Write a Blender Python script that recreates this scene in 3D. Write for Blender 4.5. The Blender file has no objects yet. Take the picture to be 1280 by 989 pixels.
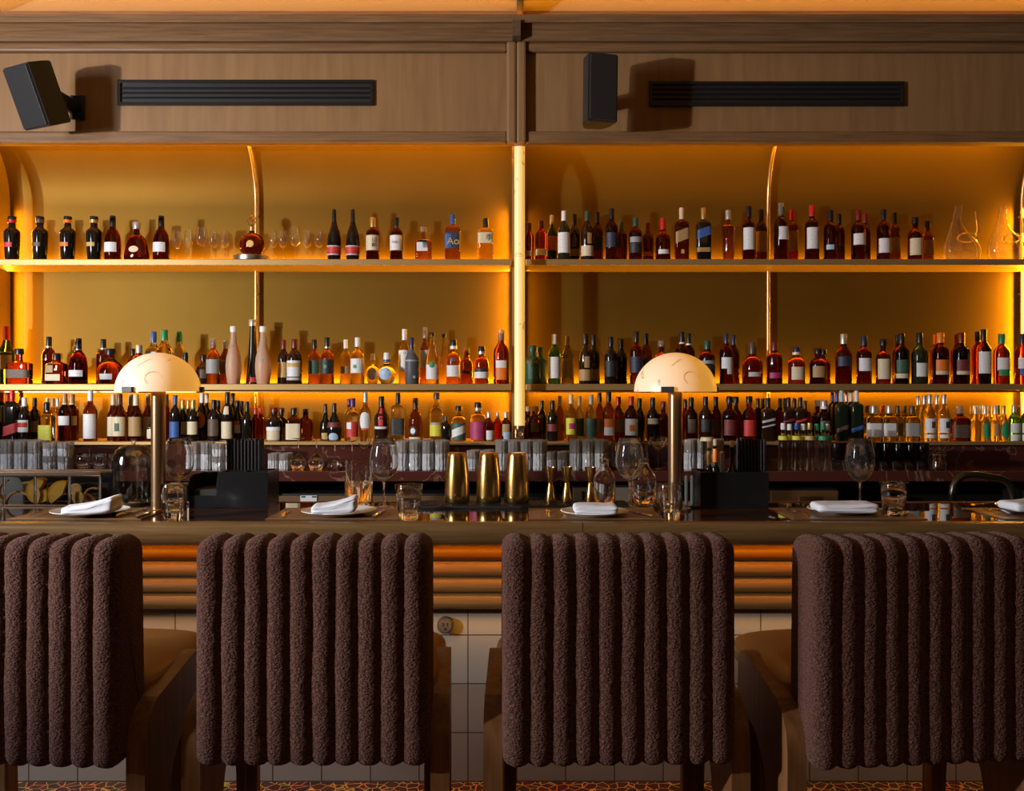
import bpy, bmesh, math, random
from mathutils import Vector, Matrix, noise
random.seed(7)
PI = math.pi
S = bpy.context.scene
COL = S.collection
# photograph: 1280x989, focal length 1150 px, horizon on row 490, eye height 1.516 m, camera looks along +Y
F, CX, HY, CZ = 1150.0, 640.0, 490.0, 1.516
def PX(x, d): return (x - CX) * d / F
def PZ(y, d): return CZ - (y - HY) * d / F

# ------------------------------------------------------------------ materials
MATS = {}
def new_mat(name):
    m = bpy.data.materials.new(name); m.use_nodes = True
    n = m.node_tree.nodes; n.clear()
    out = n.new('ShaderNodeOutputMaterial'); b = n.new('ShaderNodeBsdfPrincipled')
    m.node_tree.links.new(b.outputs[0], out.inputs[0])
    return m, n, m.node_tree.links, b
def mat(name, col, rough=0.5, metal=0.0, trans=0.0, ior=1.45, emis=None, es=0.0, coat=0.0, bump=None, spec=0.5, var=0.0, vscale=20):
    if name in MATS: return MATS[name]
    m, n, l, b = new_mat(name)
    b.inputs['Base Color'].default_value = (*col, 1)
    b.inputs['Roughness'].default_value = rough
    b.inputs['Metallic'].default_value = metal
    b.inputs['Transmission Weight'].default_value = trans
    b.inputs['IOR'].default_value = ior
    b.inputs['Coat Weight'].default_value = coat
    b.inputs['Coat Roughness'].default_value = 0.08
    b.inputs['Specular IOR Level'].default_value = spec
    if emis:
        b.inputs['Emission Color'].default_value = (*emis, 1); b.inputs['Emission Strength'].default_value = es
    if bump or var:
        tc = n.new('ShaderNodeTexCoord')
        nz = n.new('ShaderNodeTexNoise'); nz.inputs['Scale'].default_value = bump[0] if bump else vscale
        nz.inputs['Detail'].default_value = 4
        l.new(tc.outputs['Object'], nz.inputs['Vector'])
        if bump:
            bp = n.new('ShaderNodeBump'); bp.inputs['Strength'].default_value = bump[1]; bp.inputs['Distance'].default_value = bump[2]
            l.new(nz.outputs['Fac'], bp.inputs['Height']); l.new(bp.outputs[0], b.inputs['Normal'])
        if var:
            mx = n.new('ShaderNodeMix'); mx.data_type = 'RGBA'
            mx.inputs['A'].default_value = (*[c*(1-var) for c in col], 1); mx.inputs['B'].default_value = (*[min(1, c*(1+var)) for c in col], 1)
            l.new(nz.outputs['Fac'], mx.inputs['Factor']); l.new(mx.outputs['Result'], b.inputs['Base Color'])
    MATS[name] = m; return m
def wood(name, c1, c2, axis='x', rough=0.45, scale=6.0, stretch=14.0):
    if name in MATS: return MATS[name]
    m, n, l, b = new_mat(name)
    tc = n.new('ShaderNodeTexCoord'); mp = n.new('ShaderNodeMapping')
    sc = [stretch, stretch, stretch]; sc['xyz'.index(axis)] = 0.6
    mp.inputs['Scale'].default_value = sc
    l.new(tc.outputs['Object'], mp.inputs['Vector'])
    nz = n.new('ShaderNodeTexNoise'); nz.inputs['Scale'].default_value = scale; nz.inputs['Detail'].default_value = 6; nz.inputs['Distortion'].default_value = 0.6
    l.new(mp.outputs[0], nz.inputs['Vector'])
    cr = n.new('ShaderNodeValToRGB'); cr.color_ramp.elements[0].position = 0.3; cr.color_ramp.elements[1].position = 0.72
    cr.color_ramp.elements[0].color = (*c1, 1); cr.color_ramp.elements[1].color = (*c2, 1)
    l.new(nz.outputs['Fac'], cr.inputs[0]); l.new(cr.outputs[0], b.inputs['Base Color'])
    b.inputs['Roughness'].default_value = rough; b.inputs['Specular IOR Level'].default_value = 0.3
    bp = n.new('ShaderNodeBump'); bp.inputs['Strength'].default_value = 0.12; bp.inputs['Distance'].default_value = 0.002
    l.new(nz.outputs['Fac'], bp.inputs['Height']); l.new(bp.outputs[0], b.inputs['Normal'])
    MATS[name] = m; return m

OAK1, OAK2 = (0.17, 0.095, 0.048), (0.31, 0.185, 0.10)
M_oak_v = wood('oak_panel', (0.235, 0.122, 0.05), (0.30, 0.165, 0.07), 'z', 0.5, 3.0, 7)
M_oak_h = wood('oak_rail', (0.15, 0.075, 0.032), (0.26, 0.135, 0.06), 'x', 0.45)
M_oak_y = wood('oak_beam', (0.12, 0.065, 0.035), (0.2, 0.115, 0.06), 'y', 0.45)
M_nose = wood('bar_nosing_wood', (0.11, 0.06, 0.022), (0.19, 0.105, 0.04), 'x', 0.33)
M_chairwood = wood('chair_walnut', (0.13, 0.055, 0.02), (0.24, 0.11, 0.045), 'z', 0.4, 5, 10)
M_flute = wood('fluted_wood', (0.18, 0.088, 0.024), (0.26, 0.13, 0.038), 'x', 0.4)
M_brass = mat('satin_brass', (0.62, 0.40, 0.17), 0.32, 0.85, bump=(400, 0.05, 0.001))
M_shelf = mat('brass_shelf', (0.40, 0.25, 0.095), 0.45, 0.5, var=0.06, vscale=8, spec=0.2)
M_bronze = mat('bronze', (0.36, 0.22, 0.12), 0.28, 0.9)
M_shaker = mat('aged_brass', (0.54, 0.33, 0.10), 0.24, 1.0, bump=(120, 0.08, 0.001), var=0.25, vscale=30)
M_chrome = mat('chrome', (0.75, 0.75, 0.76), 0.12, 1.0)
M_steel = mat('brushed_steel', (0.5, 0.5, 0.5), 0.3, 1.0)
M_black = mat('matt_black', (0.012, 0.012, 0.013), 0.45)
M_spk = mat('speaker_black', (0.02, 0.02, 0.022), 0.55, bump=(900, 0.2, 0.001))
M_blackgl = mat('black_plastic', (0.010, 0.010, 0.011), 0.22)
M_straw = mat('straw_black', (0.012, 0.012, 0.013), 0.22, spec=1.0, coat=0.6)
M_fine = mat('fine_crystal', (1, 1, 1), 0.0, 0, 0.988, 1.5)
M_cutrim = mat('cut_glass_rim', (.96, .90, .86), 0.05, 0, 0.82, 1.5, bump=(160, 0.9, 0.004))
M_darkbronze = mat('dark_bronze', (0.17, 0.11, 0.07), 0.25, 0.9)
M_rubber = mat('black_rubber', (0.008, 0.008, 0.008), 0.6)
M_glass = mat('clear_glass', (1, 1, 1), 0.0, 0, 1.0, 1.5)
def cutglass():
    m, n, l, b = new_mat('cut_glass_ribs')
    b.inputs['Base Color'].default_value = (.95, .96, 1, 1); b.inputs['Roughness'].default_value = 0.12; b.inputs['Transmission Weight'].default_value = 0.48; b.inputs['IOR'].default_value = 1.5
    tc = n.new('ShaderNodeTexCoord'); mp = n.new('ShaderNodeMapping'); mp.inputs['Scale'].default_value = (240, 240, 60); l.new(tc.outputs['Object'], mp.inputs['Vector'])
    v = n.new('ShaderNodeTexVoronoi'); v.inputs['Scale'].default_value = 1.0; l.new(mp.outputs[0], v.inputs['Vector'])
    su = n.new('ShaderNodeVectorMath'); su.operation = 'SUBTRACT'; su.inputs[1].default_value = (.5, .5, .5); l.new(v.outputs['Color'], su.inputs[0])
    sc = n.new('ShaderNodeVectorMath'); sc.operation = 'SCALE'; sc.inputs['Scale'].default_value = 1.1; l.new(su.outputs[0], sc.inputs[0])
    ge = n.new('ShaderNodeNewGeometry'); ad = n.new('ShaderNodeVectorMath'); ad.operation = 'ADD'; l.new(ge.outputs['Normal'], ad.inputs[0]); l.new(sc.outputs[0], ad.inputs[1])
    no = n.new('ShaderNodeVectorMath'); no.operation = 'NORMALIZE'; l.new(ad.outputs[0], no.inputs[0]); l.new(no.outputs[0], b.inputs['Normal'])
    return m
M_cut = cutglass()
M_white = mat('white_china', (0.82, 0.80, 0.76), 0.18, coat=0.3)
M_napkin = mat('white_linen', (0.78, 0.81, 0.90), 0.9, bump=(700, 0.25, 0.001))
M_leather = mat('tan_leather', (0.28, 0.125, 0.035), 0.36, bump=(350, 0.15, 0.001), var=0.12, vscale=12)
M_mat = mat('placemat_leather', (0.20, 0.105, 0.045), 0.32, bump=(500, 0.08, 0.001))
M_fabric_side = None
M_copper = mat('copper_panel', (0.45, 0.24, 0.11), 0.35, 0.8)
M_fridge = mat('grey_steel_panel', (0.30, 0.24, 0.18), 0.4, 0.5)
M_darkcab = mat('dark_cabinet', (0.012, 0.009, 0.008), 0.5)
M_screen = mat('display_plate', (0.6, 0.62, 0.62), 0.4)
M_orange = mat('orange_peel', (0.95, 0.42, 0.03), 0.45, bump=(250, 0.3, 0.001))
M_orange_in = mat('orange_flesh', (0.9, 0.48, 0.06), 0.3, bump=(150, 0.3, 0.002))
M_lemon = mat('lemon_peel', (0.72, 0.42, 0.12), 0.45, bump=(250, 0.3, 0.001))
M_slice = mat('dried_citrus', (0.62, 0.33, 0.07), 0.5, var=0.3, vscale=90)
M_slice_rim = mat('dried_citrus_rind', (0.85, 0.6, 0.2), 0.5)

def marble():
    m, n, l, b = new_mat('red_marble')
    tc = n.new('ShaderNodeTexCoord'); nz = n.new('ShaderNodeTexNoise'); nz.inputs['Scale'].default_value = 1.6; nz.inputs['Detail'].default_value = 9; nz.inputs['Distortion'].default_value = 1.6
    l.new(tc.outputs['Object'], nz.inputs['Vector'])
    cr = n.new('ShaderNodeValToRGB'); e = cr.color_ramp.elements
    e[0].position = 0.0; e[0].color = (0.055, 0.014, 0.010, 1); e[1].position = 1; e[1].color = (0.09, 0.025, 0.016, 1)
    for p, c in ((0.49, (0.075, 0.02, 0.014, 1)), (0.4985, (0.22, 0.12, 0.085, 1)), (0.506, (0.075, 0.02, 0.014, 1))):
        x = e.new(p); x.color = c
    l.new(nz.outputs['Fac'], cr.inputs[0]); l.new(cr.outputs[0], b.inputs['Base Color'])
    b.inputs['Roughness'].default_value = 0.12
    return m
M_marble = marble()
def bartop():
    m, n, l, b = new_mat('polished_bar_top')
    tc = n.new('ShaderNodeTexCoord'); nz = n.new('ShaderNodeTexNoise'); nz.inputs['Scale'].default_value = 5; nz.inputs['Detail'].default_value = 7; nz.inputs['Distortion'].default_value = 1.5
    l.new(tc.outputs['Object'], nz.inputs['Vector'])
    cr = n.new('ShaderNodeValToRGB'); e = cr.color_ramp.elements
    e[0].position = 0.35; e[0].color = (0.035, 0.014, 0.008, 1); e[1].position = 0.7; e[1].color = (0.075, 0.03, 0.015, 1)
    l.new(nz.outputs['Fac'], cr.inputs[0]); l.new(cr.outputs[0], b.inputs['Base Color'])
    b.inputs['Roughness'].default_value = 0.012; b.inputs['Specular IOR Level'].default_value = 0.9; b.inputs['IOR'].default_value = 1.7
    return m
M_bartop = bartop()
def plaster():
    m, n, l, b = new_mat('gold_plaster')
    tc = n.new('ShaderNodeTexCoord')
    nz = n.new('ShaderNodeTexNoise'); nz.inputs['Scale'].default_value = 60; nz.inputs['Detail'].default_value = 6
    n2 = n.new('ShaderNodeTexNoise'); n2.inputs['Scale'].default_value = 3; n2.inputs['Detail'].default_value = 3
    l.new(tc.outputs['Object'], nz.inputs['Vector']); l.new(tc.outputs['Object'], n2.inputs['Vector'])
    mx = n.new('ShaderNodeMix'); mx.data_type = 'RGBA'; mx.inputs['A'].default_value = (0.118, 0.065, 0.008, 1); mx.inputs['B'].default_value = (0.148, 0.083, 0.011, 1)
    l.new(n2.outputs['Fac'], mx.inputs['Factor']); l.new(mx.outputs['Result'], b.inputs['Base Color'])
    b.inputs['Roughness'].default_value = 0.5; b.inputs['Metallic'].default_value = 0.5; b.inputs['Specular IOR Level'].default_value = 0.08
    bp = n.new('ShaderNodeBump'); bp.inputs['Strength'].default_value = 0.12; bp.inputs['Distance'].default_value = 0.002
    l.new(nz.outputs['Fac'], bp.inputs['Height']); l.new(bp.outputs[0], b.inputs['Normal'])
    return m
M_plaster = plaster()
M_ceil = mat('ceiling_plaster', (0.48, 0.33, 0.16), 0.8, bump=(40, 0.1, 0.002))
def tiles():
    m, n, l, b = new_mat('glazed_tile')
    tc = n.new('ShaderNodeTexCoord'); mp = n.new('ShaderNodeMapping')
    mp.inputs['Rotation'].default_value = (PI/2, 0, 0)
    l.new(tc.outputs['Object'], mp.inputs['Vector'])
    br = n.new('ShaderNodeTexBrick'); br.offset = 0; br.inputs['Scale'].default_value = 1
    br.inputs['Brick Width'].default_value = 0.1814; br.inputs['Row Height'].default_value = 0.1814
    br.inputs['Mortar Size'].default_value = 0.0022; br.inputs['Mortar Smooth'].default_value = 0.15
    br.inputs['Color1'].default_value = (0.27, 0.25, 0.22, 1); br.inputs['Color2'].default_value = (0.30, 0.275, 0.24, 1); br.inputs['Mortar'].default_value = (0.06, 0.045, 0.03, 1)
    l.new(mp.outputs[0], br.inputs['Vector']); l.new(br.outputs['Color'], b.inputs['Base Color'])
    iv = n.new('ShaderNodeMath'); iv.operation = 'SUBTRACT'; iv.inputs[0].default_value = 1; l.new(br.outputs['Fac'], iv.inputs[1])
    bp = n.new('ShaderNodeBump'); bp.inputs['Strength'].default_value = 0.6; bp.inputs['Distance'].default_value = 0.004
    l.new(iv.outputs[0], bp.inputs['Height']); l.new(bp.outputs[0], b.inputs['Normal'])
    b.inputs['Roughness'].default_value = 0.35
    return m
M_tile = tiles()
def terrazzo():
    m, n, l, b = new_mat('marble_mosaic_floor')
    tc = n.new('ShaderNodeTexCoord')
    v = n.new('ShaderNodeTexVoronoi'); v.feature = 'DISTANCE_TO_EDGE'; v.inputs['Scale'].default_value = 26; v.inputs['Randomness'].default_value = 1
    v2 = n.new('ShaderNodeTexVoronoi'); v2.inputs['Scale'].default_value = 26
    l.new(tc.outputs['Object'], v.inputs['Vector']); l.new(tc.outputs['Object'], v2.inputs['Vector'])
    cr = n.new('ShaderNodeValToRGB'); e = cr.color_ramp.elements
    e[0].position = 0.02; e[0].color = (0.75, 0.42, 0.14, 1); e[1].position = 0.06; e[1].color = (0.10, 0.03, 0.012, 1)
    l.new(v.outputs['Distance'], cr.inputs[0])
    mx = n.new('ShaderNodeMix'); mx.data_type = 'RGBA'; mx.blend_type = 'MULTIPLY'; mx.inputs['Factor'].default_value = 0.6
    l.new(cr.outputs[0], mx.inputs['A']); l.new(v2.outputs['Color'], mx.inputs['B']); l.new(mx.outputs['Result'], b.inputs['Base Color'])
    b.inputs['Roughness'].default_value = 0.12
    return m
M_floor = terrazzo()
def boucle():
    m, n, l, b = new_mat('plum_boucle')
    tc = n.new('ShaderNodeTexCoord')
    v = n.new('ShaderNodeTexVoronoi'); v.inputs['Scale'].default_value = 250
    nz = n.new('ShaderNodeTexNoise'); nz.inputs['Scale'].default_value = 190; nz.inputs['Detail'].default_value = 4
    mp = n.new('ShaderNodeMapping'); mp.inputs['Scale'].default_value = (.6, 1, 1.15); l.new(tc.outputs['Object'], mp.inputs['Vector'])
    l.new(mp.outputs[0], v.inputs['Vector']); l.new(mp.outputs[0], nz.inputs['Vector'])
    cr = n.new('ShaderNodeValToRGB'); e = cr.color_ramp.elements
    e[0].position = 0.3; e[0].color = (0.032, 0.014, 0.012, 1); e[1].position = 0.70; e[1].color = (0.148, 0.064, 0.048, 1)
    l.new(nz.outputs['Fac'], cr.inputs[0]); l.new(cr.outputs[0], b.inputs['Base Color'])
    ad = n.new('ShaderNodeMath'); ad.operation = 'MULTIPLY_ADD'; ad.inputs[1].default_value = -0.8; l.new(v.outputs['Distance'], ad.inputs[0]); l.new(nz.outputs['Fac'], ad.inputs[2])
    bp = n.new('ShaderNodeBump'); bp.inputs['Strength'].default_value = 0.9; bp.inputs['Distance'].default_value = 0.004
    l.new(ad.outputs[0], bp.inputs['Height']); l.new(bp.outputs[0], b.inputs['Normal'])
    b.inputs['Roughness'].default_value = 0.95; b.inputs['Sheen Weight'].default_value = 0.25; b.inputs['Sheen Tint'].default_value = (0.6, 0.4, 0.35, 1)
    b.inputs['Specular IOR Level'].default_value = 0.1
    return m
M_boucle = boucle()
def alabaster(name, base, e1, e2, es):
    m, n, l, b = new_mat(name)
    tc = n.new('ShaderNodeTexCoord')
    nz = n.new('ShaderNodeTexNoise'); nz.inputs['Scale'].default_value = 6; nz.inputs['Detail'].default_value = 7; nz.inputs['Distortion'].default_value = 1.6
    l.new(tc.outputs['Object'], nz.inputs['Vector'])
    cr = n.new('ShaderNodeValToRGB'); e = cr.color_ramp.elements
    e[0].position = 0.0; e[0].color = (1, 1, 1, 1); e[1].position = 1; e[1].color = (0.93, 0.90, 0.85, 1)
    for p, c in ((0.6, (1, .98, .95, 1)), (0.625, (0.55, 0.40, 0.26, 1)), (0.65, (0.97, .94, .9, 1))):
        x = e.new(p); x.color = c
    l.new(nz.outputs['Fac'], cr.inputs[0])
    for tgt, colr in (('Base Color', base), ('Emission Color', e1)):
        mx = n.new('ShaderNodeMix'); mx.data_type = 'RGBA'; mx.blend_type = 'MULTIPLY'; mx.inputs['Factor'].default_value = 1
        mx.inputs['A'].default_value = (*colr, 1); l.new(cr.outputs[0], mx.inputs['B']); l.new(mx.outputs['Result'], b.inputs[tgt])
    b.inputs['Emission Strength'].default_value = es
    b.inputs['Roughness'].default_value = 0.35
    return m
M_dome = alabaster('alabaster_shade', (0.68, 0.66, 0.62), (1.0, 0.43, 0.055), None, 0.58)
M_tube = alabaster('alabaster_tube', (0.8, 0.70, 0.5), (1.0, 0.56, 0.09), None, 0.66)

def thin_glass():
    m = bpy.data.materials.new('thin_pane_glass'); m.use_nodes = True
    n, l = m.node_tree.nodes, m.node_tree.links; n.clear()
    out = n.new('ShaderNodeOutputMaterial'); tr = n.new('ShaderNodeBsdfTransparent'); gl = n.new('ShaderNodeBsdfGlossy'); mx = n.new('ShaderNodeMixShader')
    gl.inputs['Roughness'].default_value = 0.02; tr.inputs['Color'].default_value = (.97, .98, .97, 1)
    lw = n.new('ShaderNodeLayerWeight'); lw.inputs['Blend'].default_value = 0.35
    ml = n.new('ShaderNodeMath'); ml.operation = 'MULTIPLY_ADD'; ml.inputs[1].default_value = 0.75; ml.inputs[2].default_value = 0.03
    l.new(lw.outputs['Fresnel'], ml.inputs[0]); l.new(ml.outputs[0], mx.inputs[0]); l.new(tr.outputs[0], mx.inputs[1]); l.new(gl.outputs[0], mx.inputs[2]); l.new(mx.outputs[0], out.inputs[0])
    return m
M_thin = thin_glass()
# bottle glass / liquid
GM = {
 'amb':  (mat('amber_spirit', (0.62, 0.22, 0.04), 0.02, 0, 1.0, 1.36), 'amber'),
 'pale': (mat('pale_spirit', (0.93, 0.68, 0.30), 0.02, 0, 1.0, 1.36), 'pale golden'),
 'dark': (mat('dark_spirit', (0.25, 0.045, 0.009), 0.02, 0, 1.0, 1.36), 'dark amber'),
 'cog':  (mat('cognac_spirit', (0.12, 0.010, 0.004), 0.02, 0, 1.0, 1.36), 'deep red'),
 'red':  (mat('red_spirit', (0.40, 0.020, 0.012), 0.02, 0, 1.0, 1.36), 'red'),
 'clr':  (mat('clear_spirit', (0.97, 0.95, 0.88), 0.01, 0, 1.0, 1.36), 'clear'),
 'grn':  (mat('green_glass', (0.06, 0.34, 0.10), 0.02, 0, 1.0, 1.4), 'green'),
 'olv':  (mat('olive_glass', (0.22, 0.19, 0.03), 0.02, 0, 1.0, 1.4), 'olive green'),
 'dgn':  (mat('dark_green_glass', (0.035, 0.06, 0.03), 0.03, 0, 0.7, 1.45), 'dark green'),
 'blk':  (mat('black_glass', (0.010, 0.007, 0.006), 0.10, 0, 0, 1.5), 'black'),
 'brn':  (mat('brown_glass', (0.035, 0.012, 0.007), 0.08, 0, 0.3, 1.5), 'dark brown'),
 'gry':  (mat('grey_ceramic', (0.085, 0.085, 0.10), 0.5), 'dark grey'),
 'tin':  (mat('green_tin', (0.02, 0.075, 0.04), 0.45), 'opaque green'),
 'fros': (mat('frosted_glass', (0.86, 0.62, 0.45), 0.45, 0, 0.55, 1.4), 'frosted pink'),
 'dred': (mat('dark_red_glass', (0.12, 0.008, 0.006), 0.03, 0, 0.9, 1.4), 'dark red'),
}
LCOL = {'W': ((0.80, 0.80, 0.80), 'white'), 'C': ((0.74, 0.63, 0.42), 'cream'), 'T': ((0.45, 0.27, 0.11), 'tan'), 'G': ((0.62, 0.40, 0.12), 'gold'),
 'K': ((0.012, 0.012, 0.013), 'black'), 'R': ((0.55, 0.025, 0.02), 'red'), 'O': ((0.80, 0.20, 0.02), 'orange'), 'B': ((0.03, 0.10, 0.35), 'blue'),
 'N': ((0.02, 0.025, 0.06), 'navy'), 'E': ((0.02, 0.25, 0.09), 'green'), 'Y': ((0.72, 0.66, 0.05), 'yellow'), 'M': ((0.42, 0.03, 0.13), 'magenta'),
 'S': ((0.55, 0.55, 0.55), 'silver'), 'L': ((0.42, 0.60, 0.78), 'light blue'), 'A': ((0.35, 0.36, 0.36), 'grey'), 'D': ((0.16, 0.015, 0.015), 'dark red'),
 'P': ((0.10, 0.03, 0.14), 'purple'), 'V': ((0.03, 0.09, 0.06), 'dark green'), 'U': ((0.10, 0.06, 0.035), 'brown')}
def lab_mat(k):
    name = 'label_' + LCOL[k][1].replace(' ', '_')
    if name in MATS: return MATS[name]
    m, n, l, b = new_mat(name); col = LCOL[k][0]
    lum = sum(col) / 3; ink = [c*0.35 for c in col] if lum > 0.2 else [min(1, c*1.5 + 0.16) for c in col]
    tc = n.new('ShaderNodeTexCoord'); sp = n.new('ShaderNodeSeparateXYZ'); l.new(tc.outputs['Object'], sp.inputs[0])
    w = n.new('ShaderNodeMath'); w.operation = 'MULTIPLY'; w.inputs[1].default_value = 2*PI/0.011; l.new(sp.outputs['Z'], w.inputs[0])
    sn = n.new('ShaderNodeMath'); sn.operation = 'SINE'; l.new(w.outputs[0], sn.inputs[0])
    g = n.new('ShaderNodeMath'); g.operation = 'GREATER_THAN'; g.inputs[1].default_value = 0.35; l.new(sn.outputs[0], g.inputs[0])
    mp = n.new('ShaderNodeMapping'); mp.inputs['Scale'].default_value = (330, 1, 90); l.new(tc.outputs['Object'], mp.inputs[0])
    nz = n.new('ShaderNodeTexNoise'); nz.inputs['Scale'].default_value = 1; nz.inputs['Detail'].default_value = 2; l.new(mp.outputs[0], nz.inputs['Vector'])
    g2 = n.new('ShaderNodeMath'); g2.operation = 'GREATER_THAN'; g2.inputs[1].default_value = 0.53; l.new(nz.outputs['Fac'], g2.inputs[0])
    mu = n.new('ShaderNodeMath'); mu.operation = 'MULTIPLY'; l.new(g.outputs[0], mu.inputs[0]); l.new(g2.outputs[0], mu.inputs[1])
    m2 = n.new('ShaderNodeMath'); m2.operation = 'MULTIPLY'; m2.inputs[1].default_value = 0.55; l.new(mu.outputs[0], m2.inputs[0])
    mx = n.new('ShaderNodeMix'); mx.data_type = 'RGBA'; mx.inputs['A'].default_value = (*col, 1); mx.inputs['B'].default_value = (*ink, 1)
    l.new(m2.outputs[0], mx.inputs['Factor']); l.new(mx.outputs['Result'], b.inputs['Base Color'])
    b.inputs['Roughness'].default_value = 0.55
    MATS[name] = m; return m
def cap_mat(k):
    if k == 'X': return mat('clear_stopper', (0.95, 0.92, 0.85), 0.03, 0, 0.85, 1.45)
    return mat('cap_' + LCOL[k][1].replace(' ', '_'), LCOL[k][0], 0.3, 0.6 if k in 'GS' else 0.0)
CAPW = lambda k: 'clear' if k == 'X' else LCOL[k][1]

# ------------------------------------------------------------------ mesh helpers
class MB:
    boxy = False
    def __init__(s): s.bm = bmesh.new()
    def box(s, c, size, bev=0.0, seg=2, rot=None):
        r = bmesh.ops.create_cube(s.bm, size=1.0)
        vs = r['verts']
        bmesh.ops.scale(s.bm, vec=Vector(size), verts=vs)
        if bev > 0:
            s.boxy = True
            es = list({e for v in vs for e in v.link_edges})
            q = bmesh.ops.bevel(s.bm, geom=es, offset=bev, segments=seg, affect='EDGES', profile=0.5)
            vs = list({v for f in q['faces'] for v in f.verts} | {v for v in vs if v.is_valid})
        if rot is not None: bmesh.ops.transform(s.bm, matrix=rot, verts=vs)
        bmesh.ops.translate(s.bm, vec=Vector(c), verts=vs)
        return s
    def lathe(s, prof, n=28, sec=None, o=(0, 0, 0), close=False):
        """prof: list of (r, z); revolved about z. sec(theta)->(x, y) unit section."""
        sec = sec or (lambda t: (math.cos(t), math.sin(t)))
        rings = []
        for r, z in prof:
            if r < 1e-6: rings.append([s.bm.verts.new((o[0], o[1], o[2] + z))])
            else:
                ring = []
                for i in range(n):
                    a, b = sec(2*PI*i/n); ring.append(s.bm.verts.new((o[0] + a*r, o[1] + b*r, o[2] + z)))
                rings.append(ring)
        if close: rings.append(rings[0])
        for A, B in zip(rings, rings[1:]):
            for i in range(n):
                j = (i + 1) % n
                if len(A) == 1 and len(B) == 1: continue
                if len(A) == 1: s.bm.faces.new((A[0], B[j], B[i]))
                elif len(B) == 1: s.bm.faces.new((A[i], A[j], B[0]))
                else: s.bm.faces.new((A[i], A[j], B[j], B[i]))
        if not close:
            if len(rings[0]) > 1: s.bm.faces.new(list(reversed(rings[0])))
            if len(rings[-1]) > 1: s.bm.faces.new(rings[-1])
        return s
    def prism(s, pts, f, d0, d1):
        """pts: 2D outline; f(u, v, d) -> 3D; extruded d0..d1."""
        A = [s.bm.verts.new(f(u, v, d0)) for u, v in pts]; B = [s.bm.verts.new(f(u, v, d1)) for u, v in pts]
        k = len(pts)
        for i in range(k): s.bm.faces.new((A[i], A[(i+1) % k], B[(i+1) % k], B[i]))
        s.bm.faces.new(list(reversed(A))); s.bm.faces.new(B)
        return s
    def tube(s, path, r, n=10, flat=1.0):
        path = [Vector(p) for p in path]; rings = []
        up = Vector((0, 0, 1))
        prev = None
        for i, p in enumerate(path):
            t = (path[min(i+1, len(path)-1)] - path[max(i-1, 0)]).normalized()
            if prev is None:
                a = Vector((1, 0, 0)) if abs(t.x) < 0.9 else Vector((0, 1, 0))
                u = t.cross(a).normalized()
            else:
                u = (prev - t*prev.dot(t)).normalized()
            prev = u; w = t.cross(u)
            rr = r[i] if isinstance(r, (list, tuple)) else r
            rings.append([s.bm.verts.new(p + (u*math.cos(2*PI*k/n) + w*math.sin(2*PI*k/n)*flat)*rr) for k in range(n)])
        for A, B in zip(rings, rings[1:]):
            for k in range(n): s.bm.faces.new((A[k], A[(k+1) % n], B[(k+1) % n], B[k]))
        s.bm.faces.new(list(reversed(rings[0]))); s.bm.faces.new(rings[-1])
        return s
    def grid(s, f, nu, nv, wrap=False):
        R = [[s.bm.verts.new(f(i/nu, j/nv)) for j in range(nv if wrap else nv + 1)] for i in range(nu + 1)]
        nj = nv
        for i in range(nu):
            for j in range(nj):
                k = (j + 1) % nv if wrap else j + 1
                s.bm.faces.new((R[i][j], R[i+1][j], R[i+1][k], R[i][k]))
        return R
    def mesh(s, name, m, smooth=35):
        if s.boxy and smooth == 35: smooth = 18
        bmesh.ops.recalc_face_normals(s.bm, faces=s.bm.faces[:])
        me = bpy.data.meshes.new(name); s.bm.to_mesh(me); s.bm.free()
        if m: me.materials.append(m)
        me.shade_smooth() if smooth else me.shade_flat()
        if smooth and smooth < 180: me.set_sharp_from_angle(angle=math.radians(smooth))
        return me
def obj(name, mb, m, parent=None, loc=(0, 0, 0), smooth=35, label=None):
    me = mb if isinstance(mb, bpy.types.Mesh) else mb.mesh(name, m, smooth)
    o = bpy.data.objects.new(name, me); COL.objects.link(o); o.location = loc
    if parent: o.parent = parent
    if label: o['label'] = label
    return o
def thing(name, label, cat, loc=(0, 0, 0), rz=0.0, group=None):
    o = bpy.data.objects.new(name, None); COL.objects.link(o); o.empty_display_size = 0.05
    o.location = loc; o.rotation_euler = (0, 0, rz); tag(o, label, cat, group)
    return o
def tag(o, label, cat, group=None):
    o['label'] = label; o['category'] = cat
    if group: o['group'] = group
    return o
def struct(name, mb, m, parent=None, smooth=35, label=None):
    o = obj(name, mb, m, parent, smooth=smooth)
    if not parent: o['kind'] = 'structure'
    if label: o['label'] = label
    return o
def dup(root, loc, rz=None, label=None, group=None):
    r = root.copy(); COL.objects.link(r); r.location = loc
    if rz is not None: r.rotation_euler = (0, 0, rz)
    if label: r['label'] = label
    if group: r['group'] = group
    def rec(a, b):
        for ch in list(a.children):
            c = ch.copy(); COL.objects.link(c); c.parent = b; rec(ch, c)
    rec(root, r)
    return r
def seclip(p=5.0, depth=0.8, rib=0, amp=0.0):
    def f(t):
        c, s_ = math.cos(t), math.sin(t)
        k = (abs(c)**p + abs(s_)**p) ** (-1.0/p)
        return (c*k, s_*k*depth)
    return f
def secrib(nr, amp):
    return lambda t: ((1 - amp*(0.5 + 0.5*math.cos(nr*t)))*math.cos(t), (1 - amp*(0.5 + 0.5*math.cos(nr*t)))*math.sin(t))
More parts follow.
